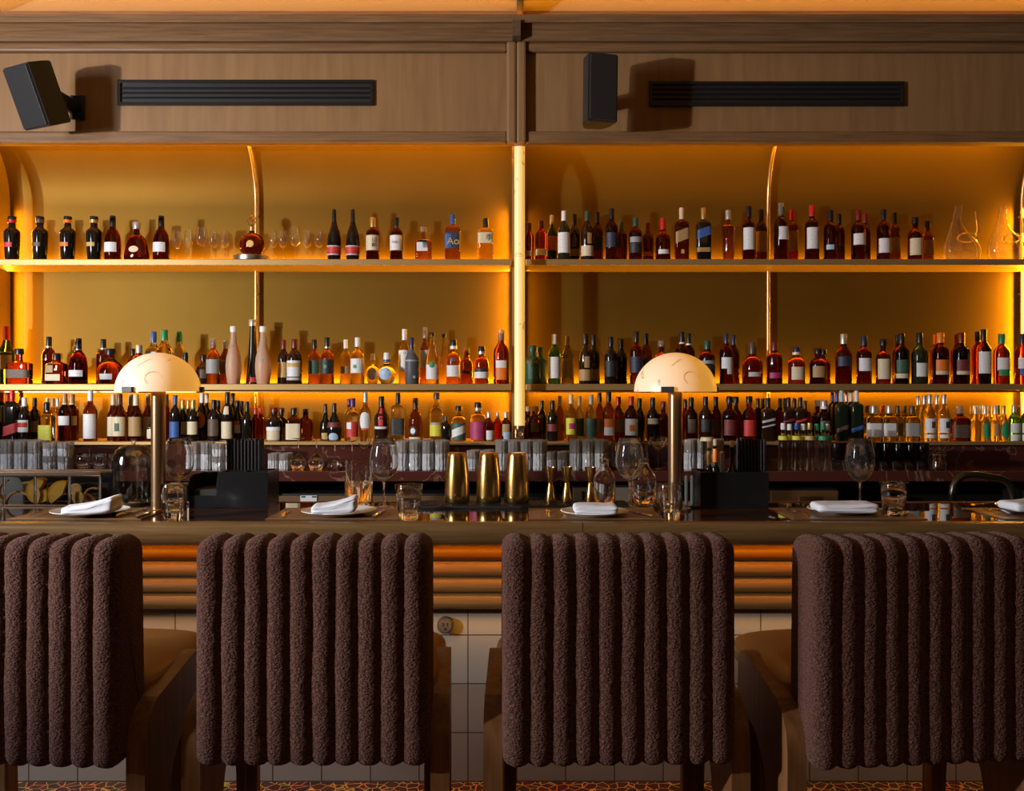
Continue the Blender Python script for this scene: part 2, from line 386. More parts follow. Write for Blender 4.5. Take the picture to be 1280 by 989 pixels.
def text_mesh(body, size, m, extrude=0.0004):
    cu = bpy.data.curves.new('lettering', 'FONT'); cu.body = body; cu.size = size; cu.align_x = 'CENTER'; cu.align_y = 'CENTER'; cu.extrude = extrude
    o = bpy.data.objects.new('lettering', cu); COL.objects.link(o)
    dg = bpy.context.evaluated_depsgraph_get()
    me = bpy.data.meshes.new_from_object(o.evaluated_get(dg))
    bpy.data.objects.remove(o); bpy.data.curves.remove(cu)
    for v in me.vertices: v.co = Vector((v.co.x, -v.co.z, v.co.y))
    me.materials.clear(); me.materials.append(m)
    return me
# ------------------------------------------------------------------ bottles
# body profile (radius fraction of half width, height fraction); cap: (start height, radius, end radius)
ST = {
 'std': ([(.9, 0), (1, .02), (1, .56), (.94, .62), (.72, .69), (.44, .74), (.36, .79), (.35, .93)], (.80, .40, .40)),
 'wh':  ([(.92, 0), (1, .02), (1, .61), (.95, .66), (.74, .715), (.46, .755), (.38, .79), (.38, .93)], (.80, .43, .43)),
 'sq':  ([(.95, 0), (1, .015), (1, .60), (.95, .645), (.70, .69), (.40, .73), (.34, .77), (.34, .93)], (.79, .40, .40)),
 'blk': ([(.95, 0), (1, .015), (1, .66), (.96, .70), (.75, .735), (.38, .76), (.30, .79), (.30, .93)], (.78, .36, .36)),
 'hen': ([(.93, 0), (1, .03), (1, .25), (.97, .42), (.86, .56), (.64, .655), (.42, .71), (.36, .75), (.35, .95)], (.76, .37, .34)),
 'bell':([(.9, 0), (1, .05), (.98, .16), (.84, .38), (.68, .55), (.5, .63), (.26, .68), (.23, .74), (.23, .9)], (.82, .30, .33)),
 'rem': ([(.82, 0), (.92, .03), (1, .18), (1, .30), (.93, .44), (.70, .58), (.45, .68), (.32, .77), (.27, .85), (.26, .97)], (.72, .35, .28)),
 'ink': ([(.80, 0), (.85, .02), (.95, .35), (1, .60), (.96, .66), (.70, .71), (.47, .74), (.43, .80), (.43, .93)], (.92, .52, .52)),
 'tap': ([(.74, 0), (.78, .02), (1, .63), (.97, .67), (.6, .70), (.36, .72), (.33, .76), (.33, .9)], (.82, .45, .45)),
 'apo': ([(.95, 0), (1, .02), (1, .55), (.96, .61), (.78, .67), (.48, .715), (.38, .75), (.38, .92)], (.86, .48, .46)),
 'ball':([(.5, 0), (.62, .02), (.85, .12), (1, .30), (.93, .45), (.70, .56), (.38, .62), (.32, .66), (.32, .8)], (.78, .38, .33)),
 'rnd': ([(.8, 0), (.9, .03), (1, .22), (.98, .42), (.82, .56), (.5, .66), (.33, .71), (.3, .76), (.3, .92)], (.83, .40, .40)),
 'vase':([(.74, 0), (.80, .02), (.97, .20), (1, .32), (.92, .45), (.66, .60), (.46, .70), (.38, .80), (.36, .88), (.40, .95)], (.90, .44, .44)),
 'spire':([(1, 0), (1, .04), (.80, .25), (.60, .55), (.47, .80), (.44, .90), (.44, .95)], (.90, .52, .56)),
 'slim':([(.92, 0), (1, .02), (1, .36), (.90, .48), (.62, .64), (.42, .76), (.34, .86), (.33, .96)], (.93, .40, .40)),
 'wine':([(.92, 0), (1, .02), (1, .52), (.90, .58), (.60, .66), (.42, .74), (.36, .82), (.36, .95)], (.76, .41, .38)),
 'dal': ([(.95, 0), (1, .02), (1, .42), (.95, .52), (.78, .60), (.5, .655), (.36, .69), (.34, .72), (.34, .92)], (.72, .38, .38)),
 'dec': ([(.97, 0), (1, .02), (1, .54), (.98, .58), (.70, .61), (.30, .64), (.26, .68), (.26, .88)], (.84, .36, .36)),
 'mini':([(.9, 0), (1, .03), (1, .45), (.85, .58), (.5, .74), (.42, .8), (.42, .93)], (.86, .46, .46)),
}
FLAT = {'sq': (5, .8), 'blk': (6, .92), 'dec': (5, .55), 'bell': (2.6, .6), 'tin': (3.5, .8)}
BASEZ = {'U': 2.267, 'M': 1.561, 'L': 1.238}
ROWD = {'U': (5.255, 5.34, 5.425), 'M': (5.255, 5.34, 5.425), 'L': (5.205, 5.29, 5.375, 5.45)}
SHELFW = {'UL': 'upper left shelf', 'UR': 'upper right shelf', 'ML': 'middle left shelf', 'MR': 'middle right shelf', 'LL': 'lower left ledge', 'LR': 'lower right ledge'}
ORD = ['', 'first', 'second', 'third', 'fourth', 'fifth', 'sixth', 'seventh', 'eighth', 'ninth', 'tenth', 'eleventh', 'twelfth', 'thirteenth', 'fourteenth', 'fifteenth', 'sixteenth', 'seventeenth', 'eighteenth', 'nineteenth', 'twentieth']
_t = {2: 'twenty', 3: 'thirty', 4: 'forty', 5: 'fifty', 6: 'sixty', 7: 'seventy', 8: 'eighty'}
def ordw(n):
    if n <= 20: return ORD[n]
    a, b = divmod(n, 10)
    return (_t[a] + '-' + ORD[b]) if b else _t[a][:-1] + 'ieth'
ALLB = []
def bottle(sh, x, top, w, row, style, glass, cap, labels=(), desc=None, letter=None, capfoil=None):
    d = ROWD[sh][row]; bz = BASEZ[sh]
    h = PZ(top, d) - bz; R = w*d/F/2
    prof, (c0, ca, cb) = ST[style]
    gm, gw = GM[glass]
    sec = seclip(*FLAT[style]) if style in FLAT else None
    n = 28
    capw = CAPW(cap)
    lw = LCOL[labels[0][2]][1] if labels else None
    side = 'L' if x < 648 else 'R'
    ds = desc or (f'{gw} bottle, {capw} cap, {lw} label' if lw else f'{gw} bottle, {capw} cap')
    t = thing('bottle', ds, 'bottle', (PX(x, d), d, bz), 0, f'bottles on the {SHELFW[sh + side]}')
    full = prof
    obj('glass_body', MB().lathe([(0, 0)] + [(r*R, z*h) for r, z in full] + [(0, full[-1][1]*h)], n, sec), gm, t, smooth=50)
    cm = cap_mat(cap)
    k = R*0.06
    cp = [(0, c0*h), (ca*R, c0*h), (ca*R, c0*h + k), (cb*R, h - k*1.5), (cb*R*0.9, h), (0, h)]
    obj('cap', MB().lathe(cp, 16), cm, t)
    if capfoil: obj('neck_band', MB().lathe([(0, (c0-.07)*h), (ca*R*1.0, (c0-.07)*h), (ca*R, (c0+.002)*h), (0, (c0+.002)*h)], 16), cap_mat(capfoil), t)
    def rad(zf):
        for (r0, z0), (r1, z1) in zip(prof, prof[1:]):
            if z0 <= zf <= z1: return r0 + (r1 - r0)*(zf - z0)/max(1e-6, z1 - z0)
        return prof[-1][0]
    lo = 0
    for L in labels:
        y0, y1, c = L[0], L[1], L[2]
        ha = L[3] if len(L) > 3 else 62
        sk = L[4] if len(L) > 4 else 0.0
        az = L[5] if len(L) > 5 else 0.0
        z1f, z0f = (PZ(y0, d) - bz)/h, (PZ(y1, d) - bz)/h
        lo += 1
        S_ = sec or (lambda q: (math.cos(q), math.sin(q)))
        def f(u, v, z0f=z0f, z1f=z1f, ha=ha, sk=sk, az=az):
            th = -PI/2 + math.radians(az + ha*(2*u - 1))
            if sec: # spread by width on square bottles
                pass
            zf = max(0.01, z0f + (z1f - z0f)*v + sk*(2*u - 1))
            a, b = S_(th); r = rad(zf)*R*1.0 + 0.0007*lo
            return (a*r, b*r, zf*h)
        def fe(u, v, z0f=z0f, z1f=z1f, ha=ha, az=az): # oval label
            a = 2*PI*u; zf = (z0f + z1f)/2 + (z1f - z0f)/2*math.sin(a)*v
            th = -PI/2 + math.radians(az + ha*math.cos(a)*v); p, q = S_(th); r = rad(zf)*R + 0.0007*lo
            return (p*r, q*r, zf*h)
        mb = MB()
        if len(L) > 6: mb.grid(fe, 20, 3)
        else: mb.grid(f, 12, 4)
        obj('label', mb, lab_mat(c), t, smooth=180)
    if letter:
        body, dx, y, size, colr = letter[:5]
        dep = R*(sec(-PI/2)[1]*-1 if sec else 1.0)
        me = text_mesh(body, size, mat('ink_' + colr, LCOL[colr][0], 0.6))
        obj('lettering', me, None, t, (dx*R, -dep - 0.0022, PZ(y, d) - bz), label=f'{LCOL[colr][1]} lettering on the label')
    ALLB.append((t, sh + side, x, row, ds))
    return t
def B(sh, rows):
    for r in rows: bottle(sh, *r)

# --- upper shelf, left bay
for x, c, y0, y1 in ((15, 'R', 304, 310), (50, 'U', 304, 309), (84.7, 'O', 304, 309), (117.6, 'G', 304, 309)):
    bottle('U', x, 270.8, 19, 0, 'ink', 'blk', 'K', [(y0, y1, c, 38, 0, -12)], f'faceted black bottle, {LCOL[c][1]} badge', capfoil={'R': 'R', 'U': 'U', 'O': 'O', 'G': 'G'}[c])
B('U', [
 (141, 270, 20, 0, 'hen', 'cog', 'K', [(304, 316, 'W', 55, 0, -8)], 'round shouldered cognac bottle, white label'),
 (171, 278, 31, 0, 'bell', 'cog', 'S', [(308.5, 316.5, 'C', 24, 0, -4, 1)], 'squat bell shaped cognac bottle, oval label'),
 (201.6, 270, 20, 0, 'hen', 'cog', 'K', [(304, 316, 'W', 55, 0, -8)], 'round shouldered cognac bottle, white label'),
 (417.7, 262, 17.5, 0, 'rem', 'blk', 'K', [(309, 319, 'R', 75), (308, 309.5, 'S', 75), (318.5, 320, 'S', 75)]),
 (441, 262, 17.5, 0, 'rem', 'blk', 'K', [(309, 319, 'R', 75), (308, 309.5, 'S', 75), (318.5, 320, 'S', 75)]),
 (466, 272, 16.8, 0, 'wh', 'cog', 'G', [(295, 314, 'C', 68)], 'dark whisky bottle, gold cap, cream label', ('山\n崎', .38, 304.5, .030, 'K'), 'G'),
 (495.5, 272.5, 16, 0, 'wh', 'cog', 'K', [(295, 314, 'W', 68, 0, -6)], 'dark whisky bottle, black cap, white label', ('宮城峡', .0, 304, .016, 'A'), 'U'),
 (529.5, 284, 20.5, 0, 'dec', 'amb', 'X', [(300, 314.5, 'W', 34, 0, -6)], 'squat amber decanter bottle, clear stopper', ('響', .30, 307, .042, 'K')),
 (566, 268.5, 19, 0, 'blk', 'amb', 'B', [(292, 312, 'N', 60), (294, 311, 'B', 20, 0, -30)], 'square amber bottle, blue cap, navy label', ('Ao', .1, 303, .058, 'G')),
 (607, 273, 19, 0, 'blk', 'pale', 'K', [(292, 305, 'C', 57)], 'square pale bottle, black cap, cream label', ('季', .5, 298.5, .042, 'K')),
])
# --- upper shelf, right bay
B('U', [
 (662, 279, 11, 1, 'wh', 'cog', 'D', [(314, 321, 'T')]),
 (676.5, 276, 14.6, 0, 'wh', 'red', 'D', [(312, 320, 'C', 66)]),
 (690, 269, 13.5, 1, 'std', 'dgn', 'T', [(296, 314, 'O', 66)]),
 (705, 264, 16, 0, 'std', 'dgn', 'W', [(291.5, 317, 'W', 70)]),
 (718, 268, 14, 1, 'std', 'brn', 'K', [(298, 310, 'U', 30), (312, 321, 'T', 70)]),
 (734, 264, 16, 0, 'std', 'brn', 'V', [(308, 321, 'C', 72), (292, 305.5, 'T', 22, 0, 20)]),
 (747, 265.5, 14, 1, 'std', 'cog', 'K', [(296, 313, 'K', 66)]),
 (764.6, 261, 15.5, 0, 'wh', 'cog', 'K', [(291.5, 310, 'N', 66)]),
 (777, 277, 14, 1, 'wh', 'cog', 'V', []),
 (794.5, 272.6, 16.5, 0, 'wh', 'cog', 'V', [(297, 304, 'A', 62), (305, 317, 'K', 62)]),
 (810, 279, 14, 1, 'wh', 'cog', 'D', [(316, 321, 'O', 50)]),
 (828.7, 272.6, 18.5, 0, 'dal', 'cog', 'R', [(313, 318.5, 'W', 46)]),
 (852, 260, 17, 0, 'blk', 'dark', 'C', [(288, 302, 'T', 52, .05), (313, 318, 'G', 12)], 'square dark bottle, cream cap, slanted tan label'),
 (879.3, 260, 17.5, 0, 'blk', 'blk', 'G', [(286, 297, 'B', 55, .05), (310.5, 316, 'T', 62)], 'square black bottle, gold cap, slanted blue label'),
 (910.5, 263, 17, 0, 'tap', 'amb', 'S', [], 'tapering amber bottle, silver cap and neck'),
 (936, 258, 16, 0, 'wh', 'cog', 'K', [(285.5, 313, 'W', 68)]),
 (951.5, 262, 15, 1, 'wh', 'cog', 'K', [(290, 316, 'T', 68)]),
 (976.6, 254, 18, 0, 'wh', 'cog', 'X', [(284.5, 300.5, 'W', 50, 0, 16)], None, None, 'U'),
 (990.5, 262, 14.5, 1, 'wh', 'red', 'R', [(290, 315, 'T', 66)]),
 (1015, 257, 17.5, 0, 'wh', 'cog', 'R', [(285.5, 312, 'W', 60)]),
 (1038, 263, 16.5, 0, 'wh', 'cog', 'K', [(307, 313, 'L', 34, 0, -20)]),
 (1049, 267.5, 13.5, 1, 'wh', 'cog', 'K', [(308, 317, 'K', 60)]),
 (1073, 263, 17.5, 0, 'wh', 'cog', 'D', [(293, 307, 'W', 60)]),
 (1081.5, 267, 13, 1, 'wh', 'cog', 'D', [(312, 318, 'K', 40)]),
 (1104.5, 262, 16.5, 0, 'wh', 'cog', 'K', [(299, 317, 'W', 62)]),
 (1118.5, 266, 13.5, 1, 'wh', 'dark', 'K', [(298, 316, 'T', 60)]),
 (1144, 272, 18, 0, 'apo', 'cog', 'K', [(299, 320, 'C', 64)]),
 (1159.5, 276.5, 14.5, 1, 'apo', 'dark', 'K', [(301, 318, 'T', 60)]),
])
# --- middle shelf, left bay
B('M', [
 (8, 408, 19, 1, 'wine', 'dgn', 'R', [(440, 462, 'T', 66)]),
 (24, 436, 30, 0, 'dec', 'dark', 'K', [(462, 472.5, 'U', 62)], 'wide square bourbon bottle, brown band'),
 (61, 421, 16.5, 1, 'wh', 'cog', 'K', [], None, None, 'S'),
 (70.8, 442, 23.5, 0, 'sq', 'dark', 'K', [(468, 476, 'C', 50, 0, -14), (454, 466, 'T', 20, 0, -22)]),
 (96, 432, 20, 1, 'apo', 'red', 'K', [(466, 474, 'U')]),
 (98, 423, 22, 0, 'hen', 'cog', 'K', [(463, 471, 'W', 60, 0, -10)], None, None, 'S'),
 (129, 424, 16.5, 1, 'wh', 'dark', 'K', [], None, None, 'S'),
 (138, 436, 31, 0, 'rnd', 'dark', 'K', [(467.5, 474.5, 'S', 30)], 'wide rounded whisky bottle, silver badge'),
 (166, 436, 13, 1, 'wh', 'dark', 'K', []),
 (174, 431.5, 18, 0, 'wh', 'dark', 'S', [(456, 470, 'W', 60)]),
 (192, 414.6, 18, 1, 'sq', 'clr', 'B', [(440, 466, 'L', 55)]),
 (205.5, 412.5, 21, 0, 'std', 'pale', 'E', [(446, 470, 'W', 60)]),
 (224, 414.6, 15, 1, 'std', 'clr', 'E', [(446, 470, 'W', 60)]),
 (232, 441, 16, 0, 'ball', 'dred', 'K', []),
 (254, 443.5, 19, 1, 'rnd', 'brn', 'K', [(462, 473, 'U', 40)]),
 (266.7, 423, 17, 0, 'std', 'amb', 'X', [(449.5, 467, 'A', 72)], 'amber bottle, clear neck, grey label'),
 (282, 425, 15, 1, 'std', 'dark', 'S', [(450, 467, 'U', 66)]),
 (292, 408, 19.5, 0, 'vase', 'fros', 'W', [(431, 434, 'T', 14)], 'frosted peach vase shaped bottle'),
 (315.8, 399.5, 16.5, 1, 'spire', 'blk', 'S', [(472, 478, 'R', 60)], 'tall tapering black bottle, red foot'),
 (329, 408, 20, 0, 'vase', 'fros', 'W', [(449, 453, 'A', 18)], 'frosted pale pink vase shaped bottle'),
 (354.5, 425, 15.5, 1, 'std', 'brn', 'D', [(453, 472, 'G', 66)]),
 (368, 424, 18.5, 0, 'std', 'brn', 'D', [(451, 471, 'W', 62), (454, 459, 'G', 50), (472, 475.5, 'S', 76)]),
 (393, 424.5, 15.5, 1, 'std', 'amb', 'K', [(451, 467.5, 'V', 72)]),
 (409, 422, 17, 0, 'std', 'amb', 'K', [(449.5, 467.5, 'K', 76), (456, 461, 'E', 16, 0, -6, 1)], 'amber bottle, black label with green spot', None, 'S'),
 (432, 424.5, 14, 1, 'std', 'pale', 'W', [(458, 467, 'T', 50)]),
 (447, 422, 17, 0, 'std', 'pale', 'W', [(448.5, 466.5, 'W', 76), (456, 461, 'E', 16, 0, -14, 1)], 'pale bottle, white label with green spot'),
 (466, 442, 17, 1, 'ball', 'pale', 'W', [(460, 475, 'W', 48, 0, 0, 1)], 'small round bottle, cork ball, white disc'),
 (483.5, 441, 23, 0, 'ball', 'clr', 'W', [(459.5, 475, 'L', 44, 0, -6, 1)], 'round clear bottle, pale disc, blue neck', None, 'B'),
 (505.6, 411.5, 15, 1, 'std', 'pale', 'W', [(438, 464, 'W', 62, 0, -8)]),
 (515, 422, 17.5, 0, 'wine', 'gry', 'N', [(450, 452, 'A', 70), (470, 473, 'S', 10, 0, 24)]),
 (531.5, 409, 14, 1, 'std', 'amb', 'X', [(438, 460, 'W', 62)], 'amber bottle, ornate clear stopper, white label'),
 (540.5, 416, 16, 0, 'slim', 'clr', 'K', [(456, 474, 'W', 62, 0, -6), (452, 460, 'E', 26, 0, 0, 1)], 'slender bottle, green spot label'),
 (555, 417.5, 15, 1, 'slim', 'pale', 'K', []),
 (567, 425, 18, 0, 'apo', 'amb', 'K', [(457, 471, 'W', 66), (447.5, 452, 'U', 30, 0, 0, 1)], 'amber bottle, brown seal, white label', None, 'W'),
 (583.5, 435, 16.5, 1, 'apo', 'dark', 'X', [(464, 467, 'K', 70)]),
 (602, 433, 18, 0, 'apo', 'dark', 'K', [(461, 465, 'K', 72), (465, 473, 'W', 72)], None, None, 'S'),
 (626.5, 412, 19.5, 0, 'std', 'cog', 'X', [(451, 460, 'W', 42), (460, 475, 'O', 42)], 'dark bottle, crystal stopper, orange label'),
])
# --- middle shelf, right bay
B('M', [
 (675, 434, 18, 2, 'apo', 'tin', 'V', []),
 (665.5, 432, 20, 0, 'apo', 'tin', 'V', [(459, 474, 'V', 30)], 'opaque green bottle with copper lettering', ('BRUIC', 0, 453, .024, 'T')),
 (693, 418, 16, 0, 'std', 'grn', 'W', [(446.5, 473, 'W', 72)]),
 (709.6, 420, 16, 1, 'std', 'olv', 'T', [(448, 473, 'G', 74)]),
 (732, 417, 17, 0, 'std', 'brn', 'K', [(462, 476, 'T', 76), (446, 460, 'T', 22, 0, 8)]),
 (742, 419, 15.5, 1, 'std', 'brn', 'K', [(462, 476, 'T', 76)]),
 (763.5, 421, 16, 0, 'std', 'blk', 'K', [(451, 471, 'K', 66)]),
 (776.5, 424, 15, 1, 'std', 'blk', 'K', []),
 (795.5, 414.5, 16, 0, 'wh', 'dark', 'K', [(446, 466, 'N', 70)]),
 (807.5, 417, 15, 1, 'wh', 'dark', 'K', [(449, 466, 'K', 70)]),
 (827, 426, 19, 0, 'apo', 'dark', 'X', [(446, 470, 'C', 60)]),
 (852.5, 415, 17, 0, 'wh', 'cog', 'K', [(450, 470, 'W', 60)], None, None, 'W'),
 (861, 417, 15, 1, 'wh', 'cog', 'K', [], None, None, 'W'),
 (884, 426, 19, 0, 'wh', 'cog', 'V', [(451, 455, 'A', 66), (456, 470, 'K', 66)]),
 (908, 417, 17, 0, 'wh', 'cog', 'N', [(447, 461, 'W', 56), (460, 468, 'W', 24, 0, 18)]),
 (917, 419, 15, 1, 'wh', 'cog', 'N', []),
 (940.6, 428, 25, 0, 'dal', 'cog', 'U', [(465.5, 471, 'S', 36)], 'broad round shouldered bottle, small silver plate'),
 (968, 428, 19.5, 0, 'wh', 'dred', 'D', [(466, 473, 'M', 50)]),
 (995.6, 434, 21, 0, 'apo', 'dark', 'N', [(459, 475, 'C', 50)], None, None, 'C'),
 (1022.5, 436, 21, 0, 'apo', 'cog', 'K', [(458, 472, 'T', 54)]),
 (1029.5, 437, 17, 1, 'apo', 'cog', 'K', []),
 (1054.5, 417.5, 20, 0, 'std', 'cog', 'S', [(446, 458, 'N', 60)]),
 (1080, 420, 18.5, 0, 'wh', 'cog', 'N', [(448, 464, 'W', 58)]),
 (1104, 424, 18, 0, 'apo', 'cog', 'K', [(449, 474, 'C', 64)]),
 (1127, 417, 18, 0, 'wh', 'cog', 'K', [(450, 466, 'V', 62), (467, 473, 'C', 66)]),
 (1122, 419, 13, 1, 'wh', 'cog', 'K', []),
 (1149.5, 416, 19.5, 0, 'std', 'dgn', 'K', [(454, 471, 'W', 52, 0, 8)]),
 (1170.5, 418, 16, 1, 'wh', 'dark', 'O', []),
 (1175.6, 416, 20, 0, 'wh', 'dark', 'O', [(450, 464, 'O', 54), (464, 468.5, 'C', 54)]),
 (1196.5, 418, 16, 1, 'wh', 'cog', 'D', []),
 (1201.5, 416, 20, 0, 'wh', 'cog', 'D', [(450, 464, 'D', 54), (464, 468.5, 'C', 54)], 'whisky bottle, dark red cap and label'),
 (1222, 414.5, 15, 1, 'wh', 'cog', 'K', []),
 (1229.5, 412, 17.5, 0, 'wh', 'cog', 'K', [(440, 467, 'W', 64)]),
 (1252, 417.5, 19, 0, 'wh', 'cog', 'E', [(447.5, 463, 'W', 56), (462, 470, 'E', 44)]),
 (1278, 417.5, 19, 0, 'wh', 'cog', 'N', [(447.5, 461, 'W', 56), (461, 470, 'B', 44)]),
])
# --- lower ledge, left bay
B('L', [
 (2, 488, 13, 1, 'blk', 'blk', 'R', []),
 (9.5, 488.5, 13, 2, 'blk', 'blk', 'R', []),
 (15.2, 488, 17, 0, 'blk', 'blk', 'R', [(531, 543, 'R', 62, .05)], 'square black bottle, slanted red label'),
 (26.5, 487.5, 14, 2, 'blk', 'blk', 'R', []),
 (30.5, 497, 15, 0, 'std', 'blk', 'W', [(525, 540, 'W', 60), (528, 534, 'R', 50)]),
 (43.5, 497.5, 13.5, 1, 'std', 'brn', 'K', [(526, 540, 'T', 60)]),
 (58.5, 503, 17.5, 0, 'sq', 'clr', 'K', [(531.5, 550, 'Y', 60)], 'clear bottle with bright yellow label'),
 (60, 497.5, 13, 2, 'std', 'clr', 'S', []),
 (66, 498, 12, 1, 'std', 'pale', 'T', []),
 (72.3, 498, 12, 2, 'std', 'clr', 'S', []),
 (81, 492, 15, 0, 'wh', 'cog', 'T', [(520, 531.5, 'W', 66)], None, None, 'C'),
 (90, 492.5, 16, 1, 'wh', 'cog', 'T', [(520, 531.5, 'C', 66)], None, None, 'C'),
 (113, 488.5, 16.5, 0, 'std', 'amb', 'W', [(517.5, 548, 'W', 68)], 'pale bottle, white neck, tall white label'),
 (141.5, 492.5, 15, 1, 'wine', 'dark', 'C', [(521, 545, 'C', 68)]),
 (149.5, 492, 18, 0, 'wine', 'dark', 'U', [(521, 545, 'C', 70), (529, 539, 'V', 18)]),
 (163.5, 493, 15, 1, 'wine', 'dark', 'C', [(521, 545, 'C', 68)]),
 (170, 493, 17.5, 0, 'wine', 'dark', 'C', [(521, 545, 'T', 70)]),
 (185, 493, 14, 1, 'wine', 'dark', 'C', [(521, 545, 'C', 60)]),
 (190, 524, 12, 0, 'std', 'blk', 'K', [(534, 548, 'C', 55)]),
 (208, 493, 14, 1, 'wine', 'dark', 'U', []),
 (219, 494, 13.5, 0, 'std', 'blk', 'B', [(527, 548, 'B', 60)]),
 (228.5, 500, 13.5, 1, 'std', 'blk', 'G', [(527, 543, 'C', 66)], None, None, 'E'),
 (235.5, 500.5, 12, 2, 'std', 'blk', 'G', []),
 (241.5, 500, 14, 0, 'std', 'blk', 'G', [(527, 543, 'C', 66)], None, None, 'E'),
 (252.6, 491.7, 14, 1, 'std', 'blk', 'W', [(515, 535, 'O', 48, 0, 0, 1)], 'black bottle, white cap, oval orange label'),
 (258.5, 492, 12, 2, 'std', 'blk', 'W', []),
 (267.5, 500, 15, 0, 'std', 'blk', 'K', [(524, 545, 'U', 60)]),
 (273, 500.5, 13, 2, 'std', 'blk', 'K', []),
 (284.5, 490, 15, 0, 'std', 'blk', 'K', [(527, 552, 'C', 62), (508, 518, 'C', 26)]),
 (291, 491.5, 13, 2, 'std', 'blk', 'K', []),
 (297, 501, 15, 1, 'wine', 'blk', 'K', [(530, 541, 'W', 40), (526, 531, 'O', 34)]),
 (302.5, 501.5, 13, 2, 'wine', 'blk', 'K', []),
 (309, 502, 13.5, 0, 'wine', 'blk', 'K', []),
 (319.5, 509.7, 12, 1, 'std', 'red', 'R', []),
 (326, 509.7, 12, 2, 'std', 'red', 'R', []),
 (343, 509.5, 20, 0, 'apo', 'blk', 'D', [(534, 551, 'C', 52), (533.5, 538, 'W', 56)]),
 (352, 509.8, 16, 1, 'apo', 'blk', 'D', [(534, 551, 'T', 50)]),
 (367.5, 510, 19, 0, 'sq', 'dark', 'K', [(529.5, 549.5, 'C', 50)], 'square amber bottle, wide black cap'),
 (382, 511, 18, 1, 'sq', 'dark', 'K', []),
 (407, 505, 15, 1, 'rem', 'blk', 'K', [(541, 549, 'G', 30)], None, None, 'D'),
 (418, 504, 18, 0, 'rem', 'blk', 'K', [(541, 552, 'L', 42, 0, 0, 1), (528, 534, 'D', 70)], 'black bottle, round pale blue label'),
 (436.5, 498.5, 13, 1, 'std', 'clr', 'P', []),
 (441, 498, 16, 0, 'std', 'clr', 'P', [(527, 546, 'R', 66), (528, 536, 'W', 26, 0, -30)]),
 (456.8, 490.5, 14.5, 0, 'std', 'pale', 'S', [(515, 537.5, 'W', 58, 0, 0, 1), (535, 537.5, 'R', 30)], 'pale bottle, oval white label'),
 (477, 495.5, 18, 0, 'wine', 'brn', 'K', [(510, 532, 'R', 18, .0), (533, 536, 'W', 60)], 'dark bottle with red ribbon'),
 (497.5, 491, 16.5, 0, 'blk', 'clr', 'K', [(523, 544, 'K', 55)]),
 (519.5, 497.5, 18.5, 0, 'hen', 'amb', 'K', [(533, 544, 'K', 36, 0, -16, 1), (535, 542, 'W', 20, 0, -16, 1), (546, 552, 'C', 48)], 'amber bottle, round black and white emblem'),
 (545.7, 491, 16.5, 0, 'apo', 'clr', 'U', [(528, 531, 'A', 76), (531, 545, 'Y', 76)]),
 (557.5, 520, 12.5, 0, 'std', 'blk', 'U', []),
 (573.5, 507.5, 18, 0, 'apo', 'clr', 'K', [(529, 550, 'V', 72), (534, 544, 'W', 66, .09)], 'clear bottle, slanted white stripe label'),
 (597.6, 503, 19.5, 0, 'apo', 'pale', 'K', [(527, 549.5, 'M', 76)], None, None, 'S'),
 (611, 515, 13, 0, 'std', 'cog', 'S', [(538, 551, 'W', 50, 0, 24)]),
 (622, 515.5, 13, 1, 'std', 'red', 'S', []),
 (632.5, 515, 14, 0, 'std', 'cog', 'S', [(530, 545, 'T', 40), (540, 551, 'L', 44, 0, 20)]),
])
